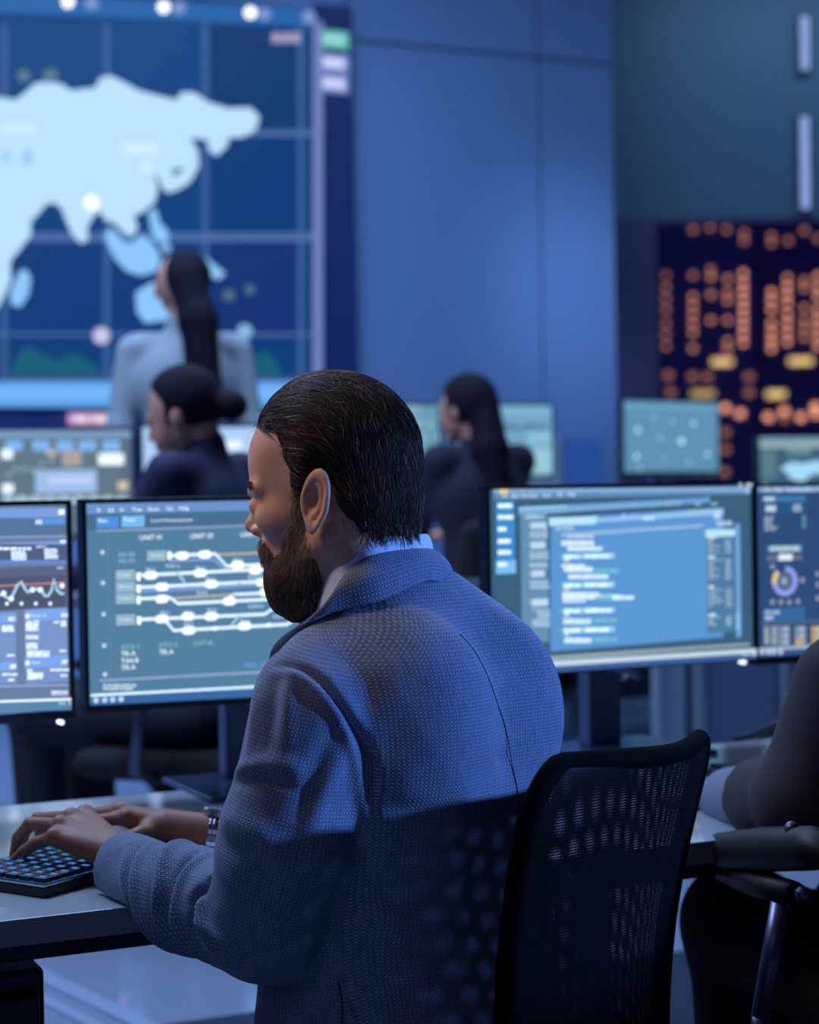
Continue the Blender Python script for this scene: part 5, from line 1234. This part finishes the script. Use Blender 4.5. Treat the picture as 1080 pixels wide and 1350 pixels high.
# trousers and shoes
M_tr = pbr('navy_trousers', (24, 26, 40), 0.85)
def trous(p):
    d = s_cap(p, HipL, HipR, 0.085)
    for h, k, a in ((HipL, KnL, AnL), (HipR, KnR, AnR)):
        d = smin(d, s_cap(p, h, k, 0.09, 0.068), 0.03); d = smin(d, s_cap(p, k, a, 0.064, 0.05), 0.02)
    return d
V, Qd = snet(trous, (-0.3, 1.85, 0.03), (0.35, 2.75, 0.68), 0.01); link('trousers', np_mesh('trousers', V, Qd), M_tr, man, True, True)
for a in (AnL, AnR):
    V, Qd = snet(lambda p: np.maximum(smin(s_cap(p, a+A(0, -0.02, -0.055), a+A(0, 0.17, -0.065), 0.042, 0.036), s_cap(p, a+A(0, 0, -0.03), a+A(0, 0, 0.02), 0.042), 0.02), -p[:, 2]+0.001), a-A(0.1, 0.12, 0.11), a+A(0.1, 0.27, 0.1), 0.007)
    link('shoe', np_mesh('shoe', V, Qd), pbr('black_leather', (16, 15, 18), 0.35), man, True, True)
# wristwatch on the right wrist
wc = P(286, 1103, 2.357); ax = (WR-foR)/np.linalg.norm(WR-foR); up_ = A(0, 0, 1)-ax*ax[2]; up_ /= np.linalg.norm(up_); sd = np.cross(ax, up_)
wt = empty('wristwatch', tuple(wc), 0, 'silver metal link wristwatch on the man\'s right wrist', 'watch')
M_st = pbr('watch_steel', (200, 205, 215), 0.18, metal=1.0)
if sd[1] > 0: sd = -sd
def fr(a): c = math.cos(a)*0.0298; s_ = math.sin(a)*0.0318; return wc+sd*c+up_*s_
n = 26; k0 = None
for i in range(n):
    a = 2*PI*(i+0.5)/n
    if 0.95 < a < 2.2: continue
    p_ = fr(a); t_ = (fr(a+0.05)-fr(a-0.05)); t_ /= np.linalg.norm(t_); nr = np.cross(ax, t_)
    Mx = Matrix(((ax[0], t_[0], nr[0], p_[0]), (ax[1], t_[1], nr[1], p_[1]), (ax[2], t_[2], nr[2], p_[2]), (0, 0, 0, 1)))
    m = MB()
    for xo, wx in ((-0.0062, 0.0036), (0, 0.0046), (0.0062, 0.0036)): m.box(xo-wx/1.3, xo+wx/1.3, -0.0032, 0.0032, -0.0014, 0.0014, 0.0006, M=Mx)
    m.build('band_link', M_st, wt, True)
p_ = fr(1.57); 
Mx = Matrix(((ax[0], sd[0], up_[0], p_[0]), (ax[1], sd[1], up_[1], p_[1]), (ax[2], sd[2], up_[2], p_[2]), (0, 0, 0, 1)))
m = MB(); m.cyl((0, 0, -0.003), (0, 0, 0.005), 0.0175, 0.0165, 28)
bmesh.ops.transform(m.bm, matrix=Mx, verts=m.bm.verts); cs_ = m.build('case', M_st, wt, True)
m = MB(); m.cyl((0, 0, 0.005), (0, 0, 0.0056), 0.0145, n=28); bmesh.ops.transform(m.bm, matrix=Mx, verts=m.bm.verts); m.build('dial', pbr('watch_dial', (30, 34, 50), 0.1), wt, True)
m = MB(); m.cyl((0.0165, 0, 0.001), (0.021, 0, 0.001), 0.0028, n=12); bmesh.ops.transform(m.bm, matrix=Mx, verts=m.bm.verts); m.build('crown', M_st, wt, True)
# ================================================================ other people
def prims(fr, L, k):
    W = [(t, [fr.w(*x) if isinstance(x, tuple) and len(x) == 3 and t != 'e' else x for x in a]) for t, *a in L]
    def f(p):
        d = None
        for t, a in W:
            if t == 'c': v = s_cap(p, a[0], a[1], a[2], a[3] if len(a) > 3 else None)
            else:
                q = fr.loc(p)-A(*a[0]); v = s_ell(q, (0, 0, 0), a[1])
            d = v if d is None else smin(d, v, k)
        return d
    return f
def sdf_obj(name, fr, L, k, mat, parent, h=0.01, label=None, cut=None, pad=0.03):
    f = prims(fr, L, k); pts = []
    for t, *a in L:
        if t == 'c':
            r = max(a[2:]); 
            for x in a[:2]: pts += [fr.w(*x)-r, fr.w(*x)+r]
        else: r = max(a[1]); c = fr.w(*a[0]); pts += [c-r, c+r]
    pts = np.array(pts); g = f if cut is None else (lambda p: np.maximum(f(p), cut(fr.loc(p))))
    V, Qd = snet(g, pts.min(0)-pad, pts.max(0)+pad, h); V = relax(V, Qd, 1, 0.3)
    o = link(name, np_mesh(name, V, Qd), mat, parent, True, True)
    if label: o['label'] = label
    return o
def face(hc, tilt=0.0, s=1.0):
    """head primitives around centre hc (f,l,z)"""
    c, sn = math.cos(tilt), math.sin(tilt)
    def r(f, l, z): return (hc[0]+s*(f*c+z*sn), hc[1]+s*l, hc[2]+s*(z*c-f*sn))
    L = [('e', r(-0.012, 0, 0.015), (0.088*s, 0.070*s, 0.088*s)), ('e', r(0.04, 0, -0.03), (0.045*s, 0.05*s, 0.062*s)), ('c', r(0.055, 0.012, -0.095), r(0.055, -0.012, -0.095), 0.016*s),
         ('c', r(0.05, 0.0, -0.09), r(0.0, 0.045, -0.05), 0.014*s), ('c', r(0.05, 0.0, -0.09), r(0.0, -0.045, -0.05), 0.014*s),
         ('c', r(0.083, 0, -0.005), r(0.098, 0, -0.032), 0.006*s, 0.009*s), ('e', r(0.078, 0, -0.063), (0.012*s, 0.02*s, 0.010*s)), ('c', r(0.078, 0.03, 0.012), r(0.078, -0.03, 0.012), 0.008*s),
         ('e', r(-0.005, 0.072, -0.015), (0.015*s, 0.008*s, 0.028*s)), ('e', r(-0.005, -0.072, -0.015), (0.015*s, 0.008*s, 0.028*s))]
    return L, r
M_h2 = pbr('dark_hair', (24, 20, 34), 0.8, spec=0.15, noise=0.3, nscale=60)
M_sk2 = pbr('skin_tone', (205, 150, 128), 0.55, spec=0.3)
def fingers(wr, d, side):
    """five short finger capsules beyond the wrist point, d = direction"""
    wr = A(*wr); d = A(*d); d /= np.linalg.norm(d); lt = np.cross(d, A(0, 0, 1)) if abs(d[2]) < 0.9 else A(1, 0, 0); lt /= max(1e-6, np.linalg.norm(lt)); out = []
    for i, o in enumerate((-0.028, -0.010, 0.010, 0.028)):
        k = wr+d*0.085+lt*o; t = k+d*(0.042+0.012*(i in (1, 2)))+A(0, 0, -0.012); e = t+d*0.022+A(0, 0, -0.018)
        out += [('c', tuple(wr), tuple(k), 0.017, 0.011), ('c', tuple(k), tuple(t), 0.0095, 0.0085), ('c', tuple(t), tuple(e), 0.0085, 0.0075)]
    tb = wr+d*0.03+lt*side*0.03; tt = tb+d*0.04+lt*side*0.02; out += [('c', tuple(wr), tuple(tb), 0.016, 0.013), ('c', tuple(tb), tuple(tt), 0.012, 0.0095)]
    return out
# ---- standing woman in the pale blazer, back to the camera
X1, Y1 = P(246, 640, 5.85)[0], 5.85
w1 = empty('person', (X1, Y1, FZ), 0, 'woman with long dark ponytail and pale grey blazer standing before the world map', 'person')
f1 = Fr((X1, Y1, FZ), 6); hz = P(240, 378, Y1)[2]-FZ
hl, r = face((0.01, 0.015, hz), 0.05, 0.98); shz = P(240, 437, Y1)[2]-FZ
fh1 = Fr((X1, Y1, FZ), 38)
core1 = [('c', (0, 0, 1.0), (0, 0, shz-0.1), 0.1, 0.1), ('c', (0, -0.13, shz-0.06), (0, 0.13, shz-0.06), 0.04), ('c', (0, 0, shz-0.08), (0.0, 0.0, hz-0.05), 0.055, 0.047)]
armL = [('c', (0, 0.155, shz-0.05), (-0.01, 0.20, 1.22), 0.035, 0.032), ('c', (-0.01, 0.20, 1.22), (0.10, 0.215, 1.0), 0.03, 0.022)]
armR = [('c', (0, -0.155, shz-0.05), (-0.01, -0.20, 1.22), 0.035, 0.032), ('c', (-0.01, -0.20, 1.22), (0.10, -0.215, 1.0), 0.03, 0.022)]
legs = [('c', (0, 0.08, 0.95), (0, 0.08, 0.08), 0.07, 0.035), ('c', (0, -0.08, 0.95), (0, -0.08, 0.08), 0.07, 0.035)]
sdf_obj('body', f1, core1+armL+armR+legs+hl+fingers((0.10, 0.215, 1.0), (0.3, 0, -1), -1)+fingers((0.10, -0.215, 1.0), (0.3, 0, -1), 1), 0.012, M_sk2, w1, 0.008)
M_bz = pbr('pale_grey_blazer', (152, 168, 178), 0.8, noise=0.05, nscale=30)
sdf_obj('blazer', f1, [('c', (-0.01, 0, 0.98), (-0.01, 0, shz-0.14), 0.135, 0.125), ('e', (-0.01, 0, shz-0.17), (0.115, 0.18, 0.16)), ('c', (-0.01, -0.135, shz-0.055), (-0.01, 0.135, shz-0.055), 0.052), ('c', (0, 0, shz-0.05), (0.0, 0, shz+0.02), 0.065, 0.058),
   ('c', (0, 0.165, shz-0.065), (-0.015, 0.205, 1.22), 0.052, 0.046), ('c', (-0.015, 0.205, 1.22), (0.085, 0.215, 1.03), 0.046, 0.036), ('c', (0, -0.165, shz-0.065), (-0.015, -0.205, 1.22), 0.052, 0.046), ('c', (-0.015, -0.205, 1.22), (0.085, -0.215, 1.03), 0.046, 0.036), ('e', (0, 0, 0.95), (0.14, 0.17, 0.14))], 0.02, M_bz, w1, 0.009)
sdf_obj('hair', f1, [('e', (-0.02, -0.014, hz+0.030), (0.100, 0.078, 0.086)), ('c', (-0.085, -0.015, hz+0.01), (-0.115, -0.045, hz-0.12), 0.055, 0.060), ('c', (-0.13, -0.05, hz-0.12), (-0.14, -0.062, hz-0.35), 0.058, 0.056), ('c', (-0.14, -0.062, hz-0.35), (-0.14, -0.07, hz-0.5), 0.054, 0.02)], 0.03, M_h2, w1, 0.008,
   cut=lambda q: np.where(q[:, 0] > 0.03, (q[:, 0]-0.03)*0.8-(q[:, 2]-hz-0.02), -1))
sdf_obj('trousers', f1, [('e', (0, 0, 0.92), (0.115, 0.155, 0.12)), ('c', (0, 0.085, 0.9), (0, 0.085, 0.5), 0.085, 0.07), ('c', (0, 0.085, 0.5), (0, 0.085, 0.1), 0.07, 0.065), ('c', (0, -0.085, 0.9), (0, -0.085, 0.5), 0.085, 0.07), ('c', (0, -0.085, 0.5), (0, -0.085, 0.1), 0.07, 0.065)], 0.02, M_tr, w1, 0.012)
for s in (-1, 1): sdf_obj('shoe', f1, [('c', (-0.03, s*0.085, 0.045), (0.15, s*0.085, 0.03), 0.042, 0.03)], 0.01, pbr('black_leather', (16, 15, 18), 0.35), w1, 0.008)
# ---- seated figure helper
def seated(label, X, Y, z0, th, thh, hpos, shz, hipz, mats, hair, reach, kn=0.46, tilt=0.15, knee_spread=0.10, hs=1.0, lean=0.0, neckback=-0.01, skirt=False, floorz=None, headfr=None, collar=None):
    fz = FZ if floorz is None else floorz
    t = empty('person', (X, Y, fz), 0, label, 'person'); f = Fr((X, Y, 0), th); fz0 = fz
    hf = Fr((X, Y, 0), thh); hc_w = np.array(hpos); hc = tuple(hf.loc(hc_w[None])[0]); hl, r = face(hc, tilt, hs)
    H = hf.w(*hc); hn = f.loc((hf.w(*r(-0.03, 0, -0.06)))[None])[0]
    wL, wR = reach; sw = 0.155
    shL, shR = (lean, sw, shz-0.05), (lean, -sw, shz-0.05)
    def mid(a, b, dz): return ((a[0]+b[0])/2-0.03, (a[1]+b[1])/2+math.copysign(0.03, a[1]), (a[2]+b[2])/2+dz)
    elL, elR = mid(shL, wL, -0.1), mid(shR, wR, -0.1)
    kL, kR = (kn, knee_spread, hipz), (kn, -knee_spread, hipz); aL, aR = (kn-0.02, knee_spread, fz+0.08), (kn-0.02, -knee_spread, fz+0.08)
    fb = prims(f, [('c', (0, 0, hipz), (lean, 0, shz-0.12), 0.09, 0.09), ('c', shL, shR, 0.04), ('c', (lean, 0, shz-0.08), tuple(hn), 0.05, 0.046), ('c', shL, elL, 0.036, 0.032), ('c', elL, wL, 0.03, 0.022), ('c', shR, elR, 0.036, 0.032), ('c', elR, wR, 0.03, 0.022),
        ('c', (0, 0.08, hipz), kL, 0.065, 0.048), ('c', kL, aL, 0.045, 0.032), ('c', (0, -0.08, hipz), kR, 0.065, 0.048), ('c', kR, aR, 0.045, 0.032)]+fingers(wL, tuple(A(*wL)-A(*elL)), -1)+fingers(wR, tuple(A(*wR)-A(*elR)), 1), 0.012)
    fhd = prims(hf, hl, 0.014); ff = lambda p: smin(fb(p), fhd(p), 0.014)
    V, Qd = snet(ff, (X-0.75, Y-0.5, fz), (X+0.5, Y+0.85, H[2]+0.17), 0.009); link('body', np_mesh('body', relax(V, Qd, 1, 0.3), Qd), M_sk2, t, True, True)
    sdf_obj('jacket', f, [('c', (0, 0, hipz+0.02), (lean*0.6, 0, shz-0.2), 0.125, 0.12), ('e', (lean, 0, shz-0.17), (0.12, 0.175, 0.16)), ('c', (lean, -0.13, shz-0.055), (lean, 0.13, shz-0.055), 0.053), ('c', (lean, 0, shz-0.05), (lean*0.6+hn[0]*0.4, hn[1]*0.4, shz+0.015), 0.07, 0.056),
       ('c', shL, elL, 0.056, 0.050), ('c', elL, tuple(A(*wL)*0.85+A(*elL)*0.15), 0.048, 0.034), ('c', shR, elR, 0.056, 0.050), ('c', elR, tuple(A(*wR)*0.85+A(*elR)*0.15), 0.048, 0.034)], 0.02, mats[0], t, 0.008)
    if skirt: sdf_obj('skirt', f, [('c', (0, 0.07, hipz), (kn-0.06, 0.07, hipz+0.005), 0.10, 0.072), ('c', (0, -0.07, hipz), (kn-0.06, -0.07, hipz+0.005), 0.10, 0.072)], 0.04, mats[1], t, 0.01)
    else: sdf_obj('trousers', f, [('c', (0, 0.08, hipz), kL, 0.095, 0.072), ('c', kL, aL, 0.07, 0.062), ('c', (0, -0.08, hipz), kR, 0.095, 0.072), ('c', kR, aR, 0.07, 0.062)], 0.02, mats[1], t, 0.012)
    for a in (aL, aR): sdf_obj('shoe', f, [('c', (a[0]-0.03, a[1], fz+0.045), (a[0]+0.14, a[1], fz+0.033), 0.042, 0.03)], 0.01, pbr('black_leather', (16, 15, 18), 0.35), t, 0.008)
    HL = []
    for kind, *a in hair:
        HL.append((kind,)+tuple(r(*x) if isinstance(x, tuple) and i < (2 if kind == 'c' else 1) else x for i, x in enumerate(a)))
    fm = lambda q: np.where(q[:, 0]-hc[0] > 0.028, (q[:, 0]-hc[0]-0.028)*0.9-(q[:, 2]-hc[2]-0.028), -1)
    hf0 = Fr((X, Y, 0), thh); sdf_obj('hair', hf0, HL, 0.012, M_h2, t, 0.007, cut=fm)
    return t, f
M_navy = pbr('navy_jacket', (28, 30, 66), 0.8, noise=0.05, nscale=30); M_drk = pbr('dark_jacket', (28, 26, 50), 0.85)
X2, Y2 = P(272, 640, 4.45)[0], 4.45
seated('woman with a dark low bun and navy jacket seated behind the left monitors', X2, Y2, 0, 62, 78, P(240, 545, 4.45), P(270, 598, 4.45)[2], FZ+0.46, (M_navy, M_tr),
   [('e', (-0.018, 0, 0.025), (0.098, 0.079, 0.092)), ('e', (-0.125, 0, -0.025), (0.040, 0.038, 0.036)), ('c', (-0.08, 0, 0.0), (-0.12, 0, -0.02), 0.04, 0.03)], ((0.36, 0.10, 1.0), (0.36, -0.10, 1.0)), tilt=0.32)
X3, Y3 = P(632, 640, 5.9)[0], 5.9
seated('woman with long dark hair and dark jacket seated in the third row facing left', X3, Y3, 0, 30, 55, P(613, 538, 5.9), P(620, 588, 5.9)[2], FZ+0.5, (M_drk, M_tr),
   [('e', (-0.018, 0, 0.02), (0.100, 0.080, 0.094)), ('c', (-0.075, 0.0, 0.0), (-0.10, 0.02, -0.14), 0.05, 0.06), ('c', (-0.10, 0.02, -0.14), (-0.12, 0.02, -0.28), 0.06, 0.045), ('c', (-0.03, -0.055, -0.02), (-0.07, -0.05, -0.2), 0.03, 0.03)], ((0.36, 0.10, 1.05), (0.36, -0.10, 1.05)), tilt=0.05)
# ---- neighbour at the right edge, mostly outside the frame
X4, Y4 = 0.735, 2.36
M_nb = pbr('dark_taupe_jacket', (40, 35, 44), 0.85, noise=0.06, nscale=80)
f4 = Fr((X4, Y4, 0), 18)
def lo4(p): return tuple(f4.loc(np.asarray(p)[None])[0])
wL4 = P(948, 1052, 2.66); wL4[2] = max(wL4[2], 0.785)
t4 = empty('person', (X4, Y4, 0), 0, 'person in a dark jacket cut off by the right edge, bent arm showing', 'person')
sh4 = P(1118, 905, 2.32); el4 = P(1062, 1052, 2.30); wr4 = P(955, 1054, 2.60)
rs, re, rw = (0.0, -0.17, 0.98), (0.08, -0.24, 0.80), (0.32, -0.12, 0.79)
K4 = lo4(P(975, 1215, 2.62)); hc4 = (0.04, 0, 1.24); hl4, r4 = face(hc4, 0.15)
b4 = [('c', (0, 0, 0.55), (0, 0, 0.92), 0.1, 0.1), ('c', lo4(sh4), rs, 0.04), ('c', (0, 0, 0.95), (0.02, 0, 1.16), 0.055, 0.05), ('c', lo4(sh4), lo4(el4), 0.036, 0.034), ('c', lo4(el4), lo4(wr4), 0.032, 0.025), ('c', rs, re, 0.036, 0.034), ('c', re, rw, 0.03, 0.024),
      ('c', (0, 0.08, 0.53), K4, 0.065, 0.05), ('c', K4, (K4[0]-0.03, K4[1], 0.09), 0.045, 0.03), ('c', (0, -0.08, 0.53), (0.42, -0.08, 0.54), 0.065, 0.05), ('c', (0.42, -0.08, 0.54), (0.38, -0.08, 0.09), 0.045, 0.03)]
sdf_obj('body', f4, b4+hl4+fingers(lo4(wr4), (0.9, 0.35, -0.05), -1)+fingers(rw, (1, 0.2, -0.05), 1), 0.012, M_sk2, t4, 0.008)
e4, w4 = A(*lo4(el4)), A(*lo4(wr4))
cut4 = lambda q: ((q-(w4*0.52+e4*0.48))@((w4-e4)/np.linalg.norm(w4-e4)))
sdf_obj('jacket', f4, [('c', (0, 0, 0.55), (0, 0, 0.84), 0.13, 0.13), ('e', (0, 0, 0.86), (0.125, 0.18, 0.16)), ('c', (0, -0.13, 0.985), (0, 0.13, 0.985), 0.055), ('c', (0, 0, 0.99), (0.01, 0, 1.06), 0.08, 0.06),
   ('c', lo4(sh4), lo4(el4), 0.070, 0.062), ('c', lo4(el4), tuple(w4*0.95+e4*0.05), 0.062, 0.052), ('c', rs, re, 0.06, 0.054), ('c', re, rw, 0.05, 0.036)], 0.02, M_nb, t4, 0.006, cut=cut4)
cw = w4*0.93+e4*0.07; sdf_obj('shirt_cuff', f4, [('c', tuple(w4*0.45+e4*0.55), tuple(w4*0.90+e4*0.10), 0.050, 0.045)], 0.01, pbr('pale_cuff', (112, 118, 140), 0.8), t4, 0.004, 'pale turned back cuff')
sdf_obj('trousers', f4, [('c', (0, 0.08, 0.53), K4, 0.105, 0.078), ('c', K4, (K4[0]-0.03, K4[1], 0.1), 0.075, 0.06), ('c', (0, -0.08, 0.53), (0.42, -0.08, 0.54), 0.10, 0.074), ('c', (0.42, -0.08, 0.54), (0.38, -0.08, 0.1), 0.07, 0.06)], 0.04, pbr('black_cloth', (16, 15, 22), 0.9), t4, 0.008)
for s0, s in ((K4[0]-0.05, K4[1]), (0.36, -0.08)): sdf_obj('shoe', f4, [('c', (s0, s, 0.045), (s0+0.18, s, 0.033), 0.042, 0.03)], 0.01, pbr('black_leather', (16, 15, 18), 0.35), t4, 0.008)
sdf_obj('hair', f4, [('e', (0.02, 0, 1.262), (0.098, 0.079, 0.092))], 0.012, M_h2, t4, 0.007, cut=lambda q: np.where(q[:, 0] > 0.07, (q[:, 0]-0.07)*0.9-(q[:, 2]-1.27), -1))
# chairs of these people
def office(label, X, Y, fz, th, **k):
    t = empty('office_chair', (X, Y, fz), math.radians(th), label, 'chair', 'office chairs'); chair_parts(t, **k); return t
office('black office chair under the woman with the bun', X2, Y2, FZ, 62, seat=0.40)
office('dark office chair under the long haired woman', X3, Y3, FZ, 30, seat=0.42, arms=False)
c4 = office('black office chair at the right edge with a metal armrest post', X4, Y4, 0, 18, seat=0.45, arms=False)
# its left armrest as seen in the photograph
pa, pb = P(918, 1122, 2.50), P(1072, 1118, 2.12)
m = MB(); m.tube([pa+A(0, 0, 0.004), pa*0.7+pb*0.3, pa*0.4+pb*0.6, pb, pb+(pb-pa)*0.12-A(0, 0, 0.01)], [0.018, 0.024, 0.028, 0.026, 0.014], 12)
m.tube([P(955, 1150, 2.42), P(1000, 1165, 2.28), P(1050, 1178, 2.16)], [0.014, 0.018, 0.014], 10)
ar = m.build('armrest', M_pl, c4, True)
m = MB(); m.tube([P(1030, 1190, 2.2), P(1004, 1340, 2.2)], 0.0125, 14); m.tube([P(1004, 1340, 2.2), P(1000, 1365, 2.2), P(1060, 1400, 2.25)], 0.012, 10); m.build('post', M_strut, ar, True)
for q_ in (P(1044, 1092, 2.16), P(1058, 1178, 2.14)): m = MB(); m.sph(q_, 0.009, n=8); m.build('bolt', M_strut, ar, True)
def area(name, loc, to, sx, sy, power, col, spread=None):
    l = bpy.data.lights.new(name, 'AREA'); l.shape = 'RECTANGLE'; l.size = sx; l.size_y = sy; l.energy = power; l.color = rgb(*col)[:3]
    if spread: l.spread = math.radians(spread)
    o = bpy.data.objects.new(name, l); COL.objects.link(o); o.location = loc
    o.rotation_euler = (Vector(to)-Vector(loc)).to_track_quat('-Z', 'Y').to_euler(); return o
def spot(name, loc, to, power, col, ang, blend=0.5, r=0.05):
    l = bpy.data.lights.new(name, 'SPOT'); l.energy = power; l.color = rgb(*col)[:3]; l.spot_size = math.radians(ang); l.spot_blend = blend; l.shadow_soft_size = r
    o = bpy.data.objects.new(name, l); COL.objects.link(o); o.location = loc
    o.rotation_euler = (Vector(to)-Vector(loc)).to_track_quat('-Z', 'Y').to_euler(); return o
# blue beam from the right, skimming over the top of the chair back
spot('blue_side_lamp', (2.25, 1.74, 1.58), (0.05, 2.02, 1.02), 310, (115, 165, 255), 21, 0.25, 0.042)
# soft fill added behind the camera to supply ambient light
area('room_light_rear', (-1.9, -1.4, 3.2), (-0.3, 2.2, 0.9), 2.5, 2.0, 10, (190, 190, 250))
# overhead fills added to brighten the desk, floor and back rows
area('ceiling_panel_front', (-2.0, 3.6, 4.1), (-1.6, 3.2, 0), 1.6, 1.2, 150, (178, 205, 255))
area('ceiling_panel_middle', (0.2, 4.8, 4.2), (0.2, 5.1, 0), 3, 1.5, 75, (175, 205, 255))
area('ceiling_panel_back', (-1.2, 6.3, 4.2), (-1.2, 6.3, 0), 4, 2, 85, (180, 208, 255))
area('wall_wash', (0.6, 7.0, 4.1), (0.3, 9.2, 1.6), 2.5, 0.5, 15, (165, 195, 255))
spot('column_wash', (1.6, 6.6, 3.9), (0.95, 9.5, 2.2), 260, (180, 200, 255), 24, 1.0, 0.3)
area('far_wall_wash', (2.8, 9.9, 4.25), (2.8, 10.9, 2.9), 2.4, 0.3, 16, (165, 205, 235))
spot('face_lamp', (-1.0, 1.85, 2.25), (-0.14, 2.0, 1.24), 95, (255, 222, 190), 15, 1.0, 0.2)
